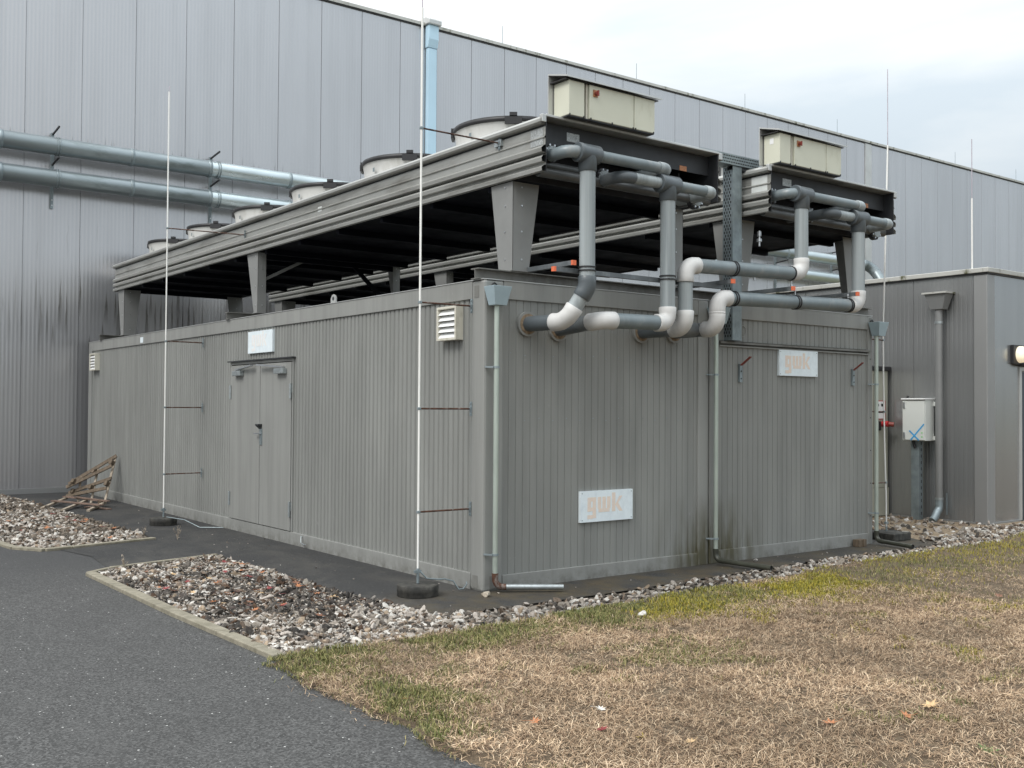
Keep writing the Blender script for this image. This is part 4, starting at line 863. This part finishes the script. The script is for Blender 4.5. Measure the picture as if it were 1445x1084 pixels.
# ------------------------------------------------------------------ roof beams
for y0, lb in ((.055, 'front steel beam lying across the container roofs under the cooler legs'), (5.88, 'middle steel beam lying across the container roofs'), (11.8, 'rear steel beam lying across the container roofs')):
    mb = MB(); yy = y0; mb.box((-.03, yy, 2.809), (5.95, yy + .12, 2.817)).box((-.03, yy, 2.897), (5.95, yy + .12, 2.906)).box((-.03, yy + .055, 2.817), (5.95, yy + .063, 2.897))
    tag(mb.build('roof_beam', 'beam'), lb, 'beam')

# ------------------------------------------------------------------ dry coolers
CW = 2.25; CYF, CYB = -.43, 12.25; ZB, ZT = 3.74, 4.24
SIDE = [(0, .006), (.004, .04), (.036, .044), (.05, .026), (.064, -.004), (.082, -.004), (.088, .040), (.122, .046), (.142, .028), (.150, -.006), (.168, -.006), (.174, .042), (.208, .048), (.232, .022), (.240, .002), (.300, .002), (.304, .014), (.312, .014), (.322, .002), (.402, .002), (.410, -.010), (.424, -.010), (.428, .044), (.440, .056), (.466, .056), (.484, .040), (.50, .012)]
def cooler(label):
    t = thing('dry_cooler', label, 'dry cooler', (0, 0, 0))
    B = lambda mb, name, m, **k: mb.build(name, m, t, **k)
    B(MB().sheet(SIDE, (0, 0, ZB), (0, 0, 1), (-1, 0, 0), (0, 1, 0), CYF, CYB), 'side_panel', 'coolerside')
    B(MB().sheet(SIDE, (CW, 0, ZB), (0, 0, 1), (1, 0, 0), (0, 1, 0), CYF, CYB), 'side_panel', 'coolerside')
    # inner skins so the hollow front reads dark
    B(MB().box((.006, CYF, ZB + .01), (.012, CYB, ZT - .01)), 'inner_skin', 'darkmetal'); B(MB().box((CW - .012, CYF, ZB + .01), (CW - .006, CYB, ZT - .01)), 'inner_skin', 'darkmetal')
    B(MB().sheet([(0, 0), (.5, 0)], (0, CYB, ZB), (0, 0, 1), (0, 1, 0), (1, 0, 0), 0, CW), 'rear_panel', 'coolerside')
    B(MB().box((0.0, CYF + .02, ZT - .012), (CW, CYB - .01, ZT + .002)), 'top_deck', 'coolerside')
    B(MB().box((-.0, CYF - .01, ZT - .010), (CW, CYF + .019, ZT + .012)), 'front_lip', 'trim', bev=.004)
    B(MB().box((-.05, CYF - .012, ZT - .065), (-.0, CYF + .03, ZT + .006)).box((CW, CYF - .012, ZT - .065), (CW + .05, CYF + .03, ZT + .006)), 'corner_cap', 'trim', bev=.006)
    B(MB().box((.013, -.30, 4.03), (CW - .013, -.285, ZT - .02)), 'front_fascia', 'darkmetal')
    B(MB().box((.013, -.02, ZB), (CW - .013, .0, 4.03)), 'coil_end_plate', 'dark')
    mb = MB()
    for i in range(18): mb.tube([(.25 + i * .1, -.06 + .04 * math.cos(a), 3.93 + .03 * math.sin(a)) for a in np.linspace(0, math.pi, 6)], .008, 6)
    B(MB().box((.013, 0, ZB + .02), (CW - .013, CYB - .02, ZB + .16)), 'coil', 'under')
    B(MB().box((1.9, -.022, 3.80), (1.915, -.21, 4.03)), 'partition', 'darkmetal')
    B(MB().tube([(.05, -.17, 3.87), (1.9, -.17, 3.86)], .04, 20), 'header_pipe', 'header')
    B(MB().tube([(.02, -.30, 3.765), (CW - .02, -.30, 3.765)], .045, 20), 'header_pipe', 'header')
    mb = MB(); y = .4
    while y < CYB - .3: mb.box((.02, y, ZB - .05), (CW - .02, y + .06, ZB + .018)); y += 1.03
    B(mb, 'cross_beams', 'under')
    # fans
    for k in range(6):
        yc = 1.5 + k * 2.04; xc = 1.11
        fan = B(MB().lathe([(.80, 0), (.72, .035), (.655, .12), (.635, .22), (.645, .32), (.66, .37)], (xc, yc, ZT + .003), 48), 'fan', 'cowl')
        fb = MB(); fb.lathe([(.645, .371), (.672, .371), (.672, .425), (.645, .425), (.645, .371)], (xc, yc, ZT), 48); fb.build('rim', 'black', fan)
        gd = MB()
        for rr in (.12, .2, .28, .36, .44, .52, .6): gd.tube([(xc + rr * math.cos(a), yc + rr * math.sin(a), ZT + .42) for a in np.linspace(0, 2 * math.pi, 25)], .003, 5, False)
        for q in range(8): gd.bar((xc, yc, ZT + .415), (xc + .65 * math.cos(q * math.pi / 4), yc + .65 * math.sin(q * math.pi / 4), ZT + .415), .006, .006)
        gd.cyl((xc, yc, ZT + .3), (xc, yc, ZT + .43), .10, 16); gd.build('guard', 'black', fan)
        for a in (math.radians(232), math.radians(142), math.radians(322), math.radians(52)):
            cx_, cy_ = xc + .675 * math.cos(a), yc + .675 * math.sin(a); tx_, ty_ = -math.sin(a), math.cos(a)
            bk = MB().bar((cx_ - tx_ * .09, cy_ - ty_ * .09, ZT + .375), (cx_ + tx_ * .09, cy_ + ty_ * .09, ZT + .375), .03, .075)
            bk.bar((cx_ - tx_ * .04, cy_ - ty_ * .04, ZT + .44), (cx_ + tx_ * .04, cy_ + ty_ * .04, ZT + .44), .035, .035); bk.build('bracket', 'black', fan)
        a = math.radians(236); cxx, cyy = xc + .675 * math.cos(a), yc + .675 * math.sin(a)
        MB().tube([(cxx, cyy, ZT + .34), (cxx - .01, cyy - .01, ZT + .2), (cxx - .03, cyy - .02, ZT + .06)], .012, 8).build('cable', 'black', fan)
        MB().box((xc + .62 * math.cos(3.3) - .05, yc + .62 * math.sin(3.3) - .03, ZT + .24), (xc + .66 * math.cos(3.3) - .01, yc + .66 * math.sin(3.3) + .02, ZT + .29)).build('tag', 'galvdull', fan)
    # legs: folded tapered sheet, one face to the side, one to the front
    def leg(yb_, dy, xs, sgn, fdir, wb, wt, wf0, wf1, z1=ZB - .004):
        x = xs; zb_ = 2.908; th = .006
        ys0, ys1 = yb_, yb_ + dy * wb; yt0, yt1 = yb_, yb_ + dy * wt
        mb = MB()
        mb.add([(x, ys0, zb_), (x, ys1, zb_), (x, yt1, z1), (x, yt0, z1), (x + sgn * th, ys0, zb_), (x + sgn * th, ys1, zb_), (x + sgn * th, yt1, z1), (x + sgn * th, yt0, z1)],
               [(0, 1, 2, 3), (7, 6, 5, 4), (0, 4, 5, 1), (1, 5, 6, 2), (2, 6, 7, 3), (3, 7, 4, 0)])
        mb.add([(x, ys0, zb_), (x + sgn * wf0, ys0, zb_), (x + sgn * wf1, yt0, z1), (x, yt0, z1), (x, ys0 + dy * th, zb_), (x + sgn * wf0, ys0 + dy * th, zb_), (x + sgn * wf1, yt0 + dy * th, z1), (x, yt0 + dy * th, z1)],
               [(0, 1, 2, 3), (7, 6, 5, 4), (0, 4, 5, 1), (1, 5, 6, 2), (2, 6, 7, 3), (3, 7, 4, 0)])
        mb.box((x - .02 * sgn, ys0 - .015 * dy, zb_), (x + sgn * (wf0 + .01), ys0 + dy * (wb + .01), zb_ + .006))
        lg = B(mb, 'leg', 'leg')
        bo = MB()
        for z in (3.02, 3.28, 3.52, 3.69):
            bo.cyl((x, ys0 + dy * wb * .55, z), (x - sgn * .006, ys0 + dy * wb * .55, z), .008, 8)
            bo.cyl((x + sgn * wf0 * .55, ys0, z), (x + sgn * wf0 * .55, ys0 - dy * .006, z), .008, 8)
        bo.build('bolts', 'bolt', lg)
    # front pair
    leg(.055, 1, .005, 1, 1, .21, .34, .19, .31); leg(.055, 1, CW - .005, -1, 1, .21, .34, .19, .31)
    # middle pair (two back to back plates)
    for xs, sg_ in ((.005, 1), (CW - .005, -1)):
        leg(5.80, 1, xs, sg_, 1, .12, .36, .12, .12); 
        leg(12.0, -1, xs, sg_, 1, .20, .34, .18, .30) if False else leg(11.72, 1, xs, sg_, 1, .16, .36, .20, .30)
    B(MB().bar((.08, 5.9, 3.35), (.75, 5.9, 3.70), .04, .04), 'brace', 'leg'); B(MB().bar((CW - .08, 5.9, 3.10), (CW - .75, 5.9, 3.70), .05, .05), 'brace', 'under')
    B(MB().box((.03, 5.86, 3.66), (CW - .03, 5.94, 3.735)), 'cross_member', 'under')
    # flanges with bolts on the front
    for (fx, fz) in ((.145, 3.945), (.785, 3.81), (1.49, 3.965), (2.03, 3.75)):
        f = B(MB().tube([(fx, CYF + .15, fz), (fx, CYF + .10, fz)], .088, 24), 'flange', 'black')
        bo = MB()
        for q in range(8):
            a = q * math.pi / 4 + .39; bo.cyl((fx + .072 * math.cos(a), CYF + .10, fz + .072 * math.sin(a)), (fx + .072 * math.cos(a), CYF + .08, fz + .072 * math.sin(a)), .0095, 10)
        bo.build('bolts', 'bolt', f); MB().tube([(fx, CYF + .10, fz), (fx, CYF + .075, fz)], [.066, .058], 24).build('collar', 'pvcv', f)
        MB().tube([(fx, CYF + .14, fz), (fx, -.03, fz)], .05, 16, False).build('stub', 'header', f)
    # labels
    B(MB().box((.35, -.304, 4.09), (.50, -.3005, 4.17)), 'name_plate', 'plate')
    B(MB().box((1.82, -.304, 4.03), (1.92, -.3005, 4.08)), 'warning_label', 'copper')
    # control boxes with hood
    zb2, zt2 = 4.262, 4.575
    bb = B(MB().box((.19, -.52, zb2), (.375, -.31, zt2)), 'control_box', 'beige', bev=.006)
    bb2 = B(MB().box((.435, -.52, zb2), (.985, -.31, zt2)), 'control_box', 'beige', bev=.006)
    bb3 = B(MB().box((.993, -.52, zb2), (1.257, -.31, zt2)), 'control_box', 'beige', bev=.006)
    MB().box((.408, -.50, zb2), (.430, -.33, zt2)).build('seal_strip', 'cream', bb2); MB().box((.378, -.44, zb2), (.406, -.33, zt2)).build('gap_shade_box', 'black', bb2)  # black box added deep in the gap to paint its shade
    MB().box((.475, -.528, 4.47), (.53, -.5205, 4.535)).build('switch_plate', 'copper', bb2, bev=.003); MB().cyl((.505, -.528, 4.50), (.505, -.555, 4.50), .019, 14).bar((.505, -.56, 4.475), (.505, -.56, 4.525), .014, .012).build('switch', 'redd', bb2)
    lk = MB()
    for xx in (.20, .365, .45, .71, .975, 1.005, 1.24): lk.box((xx - .006, -.526, zb2 - .008), (xx + .006, -.5205, zb2 + .012))
    lk.build('fasteners', 'black', bb2)
    B(MB().prism([(-.56, 4.59), (-.56, 4.60), (-.30, 4.665), (-.29, 4.665), (-.29, 4.26), (-.298, 4.26), (-.298, 4.652), (-.56, 4.585)], 'x', .135, 1.32), 'hood', 'trim')
    B(MB().box((.15, -.525, 4.576), (1.30, -.30, 4.584)), 'hood_lining', 'black')
    B(MB().box((.093, -.30, 4.26), (.103, -.48, 4.59)) if False else MB().box((.14, -.297, 4.255), (1.31, -.285, 4.62)), 'back_plate', 'trim')
    B(MB().box((.19, -.515, 4.25), (1.25, -.30, 4.259)), 'mounting_shelf', 'darkmetal')
    return t
ck1 = cooler('left of the two long dry coolers standing on legs on the container roofs')
ck1.location = (.345, 0, 0)
ck2 = copy_tree(ck1); ck2['label'] = 'right of the two long dry coolers on the container roofs, behind the perforated post'
ck2.location = (3.415, 0, 0)
for o in (ck1, ck2): o['group'] = 'rooftop dry coolers'
# labels on the side sheets
MB().box((-.0055, -.40, 3.985), (-.0035, -.22, 4.135)).build('data_sheet', 'plate', ck1)
MB().box((-.0055, -.385, 3.975), (-.0035, -.17, 4.145)).build('data_sheet', 'platew', ck2)
MB().box((-.026, .20, 4.09), (.001, .31, 4.15)).build('mounting_plate', 'galv', ck1)
MB().box((-.0, 3.9, 4.02), (-.004, 4.0, 4.08)).build('torn_sticker', 'platew', ck1)
MB().box((.102, -.45, 4.50), (.10, -.40, 4.55)).build('small_sticker', 'white', ck2) if False else MB().box((.188, -.44, 4.47), (.1895, -.39, 4.53)).build('small_sticker', 'white', ck2)
for ch in ck2.children:
    if ch.name.split('.')[0] in ('control_box', 'hood', 'hood_lining', 'back_plate', 'mounting_shelf', 'small_sticker'): ch.location.x -= .16

# ------------------------------------------------------------------ process pipes
PR = .071; PY = -.60
def run(label, pts, elbow_m, straight_m, rE=.11, socket=.055, group=None):
    """one glued pipe run; pts are corner points; elbows are their own parts"""
    t = thing('pipe_run', label, 'pipe', (pts[0][0], 0, pts[0][2]), group)
    P = [Vector(p) for p in pts]; cuts = [P[0]]
    for i in range(1, len(P) - 1):
        a, tl = arc(P[i], P[i - 1], P[i + 1], rE, 10)
        u = (P[i - 1] - P[i]).normalized(); v = (P[i + 1] - P[i]).normalized()
        s0 = a[0] + u * socket; s1 = a[-1] + v * socket
        path = [s0 + u * .0, s0 - u * .006] + a + [s1 - v * .006, s1]
        rr = [PR + .007, PR + .012] + [PR + .010] * len(a) + [PR + .012, PR + .007]
        MB().tube(path, rr, 24).build('elbow', elbow_m[i - 1], t, rel=True)
        cuts += [s0, s1]
    cuts.append(P[-1])
    for k in range(0, len(cuts), 2):
        MB().tube([cuts[k], cuts[k + 1]], PR, 24, True).build('pipe', straight_m[k // 2], t, rel=True)
    return t
def clamp(t, p, d, r=PR, stud=None):
    p = Vector(p); d = Vector(d).normalized(); mb = MB()
    mb.tube([p - d * .022, p - d * .010], r + .008, 24, True); mb.tube([p + d * .010, p + d * .022], r + .008, 24, True)
    c = mb.build('pipe_clamp', 'black', t, rel=True)
    if stud is not None: MB().cyl(p, stud, .006, 8).cyl(Vector(stud) - Vector((0, 0, .012)), Vector(stud) + Vector((0, 0, .012)), .013, 8).build('stud', 'bolt', t, rel=True)
def rosette(t, x, z):
    MB().tube([(x, .02, z), (x, -.012, z)], .115, 28).build('wall_collar', 'cont2', t, rel=True); MB().tube([(x, -.0125, z), (x, -.016, z)], .095, 28).build('foam_seal', 'foam', t, rel=True)
MT['foam'] = mat('old_foam', (.24, .18, .12), .9, 0, .4, 30, bmp=.8)
ZT1 = 3.915; ZT2 = 3.775
def tee(t, x, z, r1, sgn=1):
    MB().tube([(x - .125, PY, z), (x - .119, PY, z), (x - .08, PY, z), (x - .07, PY, z), (x + .115, PY, z), (x + .125, PY, z)], [.082, .088, .088, .085, .085, .078], 24).tube([(x, PY, z), (x, PY, z - .155), (x, PY, z - .16)], [.082, .082, .077], 24).build('tee', 'pvcd', t, rel=True)
def top_branch(t, xt, z, xl, xr, fzl, fzr, r=.052):
    # left: flange elbow to tee; right: tee to end elbow turning back to the cooler
    a, _ = arc((xl, PY, z), (xl, 0, z), (xt, PY, z), .095, 8)
    MB().tube([(xl, CYF + .08, z)] + a + [(xl + .14, PY, z)], [r + .004] * (len(a) + 2), 20).build('elbow', 'pvcd' if z < 3.85 else 'pvc', t, rel=True)
    MB().tube([(xl + .13, PY, z), (xt - .1, PY, z)], r, 20).build('pipe', 'pvcv' if z < 3.85 else 'pvcv', t, rel=True)
    a, _ = arc((xr, PY, z), (xt, PY, z), (xr, 0, z), .07, 8)
    MB().tube([(xr - .13, PY, z), (xr - .124, PY, z)] + a + [(xr, CYF + .3, z)], [r + .004, r + .008] + [r + .008] * (len(a) + 1), 20).build('end_elbow', 'pvcv', t, rel=True)
    MB().tube([(xt + .1, PY, z), (xr - .12, PY, z)], r, 20).build('pipe', 'pvc', t, rel=True)
def circ(n): return n
# run 1
r1 = run('leftmost grey plastic pipe from the wall collar up to the left cooler tee', [(.49, .02, 2.42), (.56, -.46, 2.42), (.69, PY, 2.72), (.69, PY, ZT1 - .15)], ['pvcw', 'pvcd'], ['pvcd', 'pvcv', 'pvcv'], rE=.16, group='plastic cooler pipes')
rosette(r1, .49, 2.42); tee(r1, .69, ZT1, 0); top_branch(r1, .69, ZT1, .47, 1.70, 3.92, 3.95); clamp(r1, (.69, PY, 2.885), (0, 0, 1))
r2 = run('grey plastic pipe with a chalky white barrel elbow, second from the left', [(.86, .02, 2.39), (.86, PY, 2.44), (1.70, PY, 2.455), (1.70, PY, ZT2 - .15)], ['pvcw', 'pvcw'], ['pvcd', 'pvc', 'pvcv'], rE=.10, group='plastic cooler pipes')
rosette(r2, .86, 2.39); tee(r2, 1.70, ZT2, 0); top_branch(r2, 1.70, ZT2, 1.11, 2.33, 3.78, 3.72); clamp(r2, (1.70, PY, 2.885), (0, 0, 1))
r3 = run('grey plastic pipe looping up and running right to the right cooler, upper one', [(1.97, .02, 2.41), (1.97, PY + .06, 2.40), (1.94, PY, 2.52), (1.94, PY, 3.04), (3.70, PY, 3.085), (3.70, PY, ZT1 - .13)] if False else [(1.94, .02, 2.42), (1.94, PY, 2.42), (1.94, PY, 3.03), (3.705, PY, 3.085), (3.705, PY, ZT1 - .13)], ['pvcw', 'pvcw', 'pvcw'], ['pvcd', 'pvcv', 'pvc', 'pvcv'], rE=.115, group='plastic cooler pipes')
rosette(r3, 1.94, 2.42); tee(r3, 3.71, ZT1 + .02, 0); top_branch(r3, 3.71, ZT1 + .02, 3.54, 4.80, 3.92, 3.95); clamp(r3, (1.94, PY, 2.885), (0, 0, 1))
clamp(r3, (2.62, PY, 3.052), (1, 0, .025)); clamp(r3, (3.54, PY, 3.08), (1, 0, .025), stud=(3.54, PY, 2.95))
r4 = run('grey plastic pipe with two white elbows running right to the right cooler, lower one', [(2.10, .02, 2.42), (2.10, PY + .14, 2.43), (2.385, PY, 2.46), (2.385, PY, 2.745), (4.71, PY, 2.81), (4.71, PY, ZT2 - .12)] if False else [(2.41, .02, 2.44), (2.39, PY, 2.44), (2.39, PY, 2.745), (4.712, PY, 2.81), (4.712, PY, ZT2 - .12)], ['pvcw', 'pvcw', 'pvcw'], ['pvcd', 'pvcv', 'pvc', 'pvcv'], rE=.115, group='plastic cooler pipes')
MB().tube([(1.96, -.33, 2.42), (2.33, -.36, 2.44)], PR, 20).build('cross_pipe', 'pvcd', r4, rel=True)
rosette(r4, 2.41, 2.44); tee(r4, 4.712, ZT2 + .02, 0); top_branch(r4, 4.712, ZT2 + .02, 4.19, 5.33, 3.78, 3.72)
clamp(r4, (2.62, PY, 2.752), (1, 0, .028)); clamp(r4, (3.60, PY, 2.779), (1, 0, .028), stud=(3.60, PY, 2.91)); clamp(r4, (4.52, PY, 2.805), (1, 0, .028), stud=(4.52, PY, 2.92))

# ------------------------------------------------------------------ strut rails with orange caps
def strut(label, p, q, cap_at):
    t = thing('mounting_rail', label, 'rail', tuple(p)); p = Vector(p); q = Vector(q); d = (q - p).normalized()
    MB().bar(p, q, .041, .041).build('channel', 'railm', t, rel=True)
    for c, s in cap_at: c = Vector(c); MB().bar(c, c + d * .022 * s, .043, .043).build('end_cap', 'orange', t, rel=True)
    return t
MT['railm'] = mat('rail_zinc', (.14, .155, .165), .4, .4, .25, 6, dirt=(.3, .32, .33))
strut('short zinc rail with orange end cap beside the left cooler front leg', (.54, .12, 2.93), (.54, -.58, 2.93), [((.54, -.58, 2.93), 1)])
strut('long zinc rail with orange cap carrying the upright pipe clamps', (.40, -.50, 2.872), (2.55, -.50, 2.872), [((.40, -.50, 2.872), -1)])
strut('short zinc rail with orange cap just above the tall white elbow', (2.52, .12, 2.91), (2.52, -.68, 2.91), [((2.52, -.68, 2.91), 1)])
strut('short zinc rail with orange cap under the middle of the long pipes', (3.44, .12, 2.905), (3.44, -.69, 2.905), [((3.44, -.69, 2.905), 1)])
strut('rightmost short zinc rail with orange cap beside the last white elbow', (4.54, .12, 2.925), (4.54, -.70, 2.925), [((4.54, -.70, 2.925), 1)])
# cooler leg levelling bolts near the right cooler (silver jacks)
for i, (x_, z_, lb) in enumerate(((3.60, 3.50, 'upper shiny drain fitting under the right cooler'), (3.52, 3.12, 'lower shiny drain fitting under the right cooler'))):
    mb = MB().cyl((x_, -.12, z_ - .07), (x_, -.12, z_ + .10), .012, 10).cyl((x_, -.12, z_ + .04), (x_, -.12, z_ + .09), .024, 10).cyl((x_, -.12, z_ - .02), (x_, -.12, z_ + .01), .03, 10); tag(mb.build('drain_fitting', 'bolt'), lb, 'fitting')
# ------------------------------------------------------------------ perforated cable channel
ct = thing('cable_channel', 'galvanised perforated cable channel rising between the two dry coolers', 'cable channel', (3.27, -.1, 2.38))
ctb = lambda mb, n, m, **k: mb.build(n, m, ct, rel=True, **k)
ctb(MB().box((3.19, -.10, 2.385), (3.335, -.096, 4.26)).box((3.19, -.096, 2.385), (3.194, .04, 4.26)).box((3.331, -.096, 2.385), (3.335, .04, 4.26)), 'upright', 'galvdull')
mb = MB(); z = 2.42; k = 0
while z < 4.22:
    for j, y in enumerate((-.07, -.035, 0, )):
        mb.box((3.1885, y - .008 + (k % 2) * .017, z), (3.1899, y + .006 + (k % 2) * .017, z + .026))
    z += .036; k += 1
ctb(mb, 'upright_slots', 'black')
ctb(MB().box((2.66, -.12, 4.265), (3.60, -.116, 4.375)).box((2.66, -.116, 4.265), (3.60, .05, 4.269)), 'crosspiece', 'galvdull')
mb = MB(); x_ = 2.68; k = 0
while x_ < 3.57:
    for j in range(3): mb.box((x_ + (j % 2) * .018, -.1215, 4.283 + j * .032), (x_ + .026 + (j % 2) * .018, -.1201, 4.295 + j * .032))
    x_ += .038; k += 1
ctb(mb, 'crosspiece_slots', 'black')
ctb(MB().cyl((3.36, -.10, 4.22), (3.36, -.13, 4.22), .014, 10).box((3.19, -.095, 4.22), (3.50, -.02, 4.262)), 'joint', 'darkmetal')

# ------------------------------------------------------------------ lightning rods
def standoff(t, p_rod, p_wall, rusty=True, plate_dir='y'):
    mb = MB().cyl(p_rod, p_wall, .008, 8); s = mb.build('standoff', 'rust' if rusty else 'galvdull', t, rel=True)
    pw = Vector(p_wall); mb = MB()
    mb.box((pw.x - .006, pw.y - .014, pw.z - .065), (pw.x + .002, pw.y + .014, pw.z + .065)); mb.cyl(pw + Vector((-.012, 0, -.05)), pw + Vector((.0, 0, -.05)), .009, 8); mb.cyl(pw + Vector((-.012, 0, .05)), pw + Vector((.0, 0, .05)), .009, 8); mb.box((pw.x - .02, pw.y - .012, pw.z - .014), (pw.x, pw.y + .012, pw.z + .014))
    mb.build('standoff_foot', 'galvdull', t, rel=True)
    pr = Vector(p_rod); MB().box(pr - Vector((.014, .014, .012)), pr + Vector((.014, .014, .012))).build('rod_clamp', 'galvdull', t, rel=True, bev=.003)
def base(t, x, y, r=.182, h=.10):
    MB().lathe([(0, 0), (r - .004, 0), (r, .006), (r - .004, h * .35), (r, h * .4), (r, h - .008), (r - .008, h), (0, h)], (x, y, .006), 36).build('concrete_base', 'conc', t, rel=True)
def lrod(label, x, y, ztop, zthin, group='tall lightning rods', lean=(0, 0), path=None):
    t = thing('lightning_rod', label, 'lightning rod', (x, y, 0), group)
    pth = path or [(x, y, .11), (x + lean[0], y + lean[1], zthin)]
    MB().tube(pth, .0098, 10).build('rod', 'rod', t, rel=True)
    e = Vector(pth[-1]); MB().tube([e, (e.x + (lean[0]) * .2, e.y, ztop)], .0052, 8).build('tip', 'rodthin', t, rel=True)
    base(t, x, y); MB().box((x - .035, y - .012, .20), (x + .03, y + .012, .225)).cyl((x, y, .11), (x, y, .24), .013, 10).build('base_clamp', 'galvdull', t, rel=True)
    return t
la = lrod('tall white lightning rod in front of the near container corner', -.55, .205, 6.9, 5.18)
for z in (2.57, 1.635, .73): standoff(la, (-.55, .205, z), (-.002, .197, z))
standoff(la, (-.55, .205, 4.11), (.33, .24, 4.12))
MB().tube([(-.54, .2, .22), (-.48, .17, .15), (-.38, .15, .135), (-.30, .16, .13), (-.20, .17, .10), (-.17, .13, .03), (-.12, .13, .03), (-.06, .16, .06), (-.03, .21, .07)], .007, 8).build('earth_wire', 'galvdull', la, rel=True)
lb_ = lrod('tall white lightning rod standing left of the double door', -.55, 6.80, 6.08, 6.0)
for z in (2.535, 1.62, .70): standoff(lb_, (-.55, 6.80, z), (-.002, 6.85, z))
standoff(lb_, (-.55, 6.80, 4.10), (.33, 6.2, 4.02))
MB().tube([(-.54, 6.7, .12), (-.40, 6.4, .1), (-.30, 6.1, .02), (-.05, 5.9, .02)], .006, 8).build('earth_wire', 'galvdull', lb_, rel=True)
lc = lrod('bent white lightning rod standing behind the right container corner', 6.43, .18, 5.97, 5.0, path=[(6.43, .18, .11), (6.41, .17, .5), (6.36, .16, 1.3), (6.33, .16, 2.6), (6.31, .10, 4.0), (6.305, .07, 5.0)])
for z, xx in ((2.534, 6.335), (1.625, 6.35), (.727, 6.39)): standoff(lc, (xx, .16, z), (5.875, .16, z))
MB().box((6.25, -.05, .006), (6.62, .35, .10)).build('base_slab', 'conc', lc, rel=True, bev=.01)
ld = thing('lightning_rod', 'white lightning rod standing on the annex roof edge', 'lightning rod', (9.12, .53, AZ + .09))
MB().tube([(9.12, .53, AZ + .09), (9.12, .53, 4.75)], .011, 8).build('rod', 'rod', ld, rel=True); MB().tube([(9.12, .53, 4.75), (9.12, .53, 5.62)], .006, 8).build('tip', 'rodthin', ld, rel=True)

# ------------------------------------------------------------------ broken pallets
pl = thing('broken_pallet', 'broken wooden pallet leaning against the left container wall', 'pallet', (-.35, 10.4, 0))
A = Vector((-.34, 10.32, .03)); TR = Vector((-.05, 10.72, .79)); TL = Vector((-.72, 10.15 + .6, .44)); BL = Vector((-.62, 11.0, .03))
TL = Vector((-.50, 10.82, .42)) + Vector((-.1, .12, .02))
def bl(u, v): return A * (1 - u) * (1 - v) + BL * u * (1 - v) + TR * (1 - u) * v + TL * u * v
nrm = (TR - A).cross(BL - A).normalized()
if nrm.x > 0: nrm = -nrm
mb = MB()
def plank(mb, p, q, wd, th): 
    mb.bar(p, q, th, wd, up=(bl(.5, 1) - bl(.5, 0)).normalized())
for v, k in ((.98, .0), (.74, .05), (.50, .0), (.27, .05)): plank(mb, bl(-.03, v) + nrm * k, bl(1.25, v - .12) + nrm * k, .055, .022)
mb.build('deck_board', 'wood', pl, rel=True)
for v in (.86, .40):
    for u in (.06, .55, 1.1): c = bl(u, v); MB().bar(c - nrm * .03, c + nrm * .04, .07, .07).build('block', 'wood', pl, rel=True)
mb = MB()
for u in (.04, .5, .96): plank(mb, bl(u, -.02) - nrm * .03, bl(u, 1.0) - nrm * .03, .05, .016) if False else mb.bar(bl(u, -.02) - nrm * .03, bl(u, 1.0) - nrm * .03, .045, .016, up=nrm)
mb.build('runner', 'woodl', pl, rel=True)
MB().bar(bl(.0, .0) + nrm * .02, bl(.12, .0) + nrm * .02, .09, .07).build('foot_block', 'wood', pl, rel=True)
p2 = thing('broken_pallet', 'loose reddish pallet boards lying flat on the ground by the gravel', 'pallet', (-.9, 10, 0))
mb = MB().bar((-.78, 11.05, .10), (-.52, 9.95, .10), .085, .018).bar((-1.10, 10.5, .085), (-.67, 9.3, .085), .085, .018).bar((-.74, 9.9, .012), (-.55, 9.3, .016), .08, .018).bar((-.72, 10.6, .12), (-.45, 9.7, .105), .06, .018)
mb.build('deck_board', 'woodr', p2, rel=True)
MB().bar((-1.42, 9.85, .03), (-.75, 11.05, .075), .05, .03).bar((-1.24, 9.35, .03), (-.60, 10.4, .075), .05, .03).bar((-.9, 9.2, .02), (-.45, 9.9, .07), .05, .03).build('runner', 'woodl', p2, rel=True)
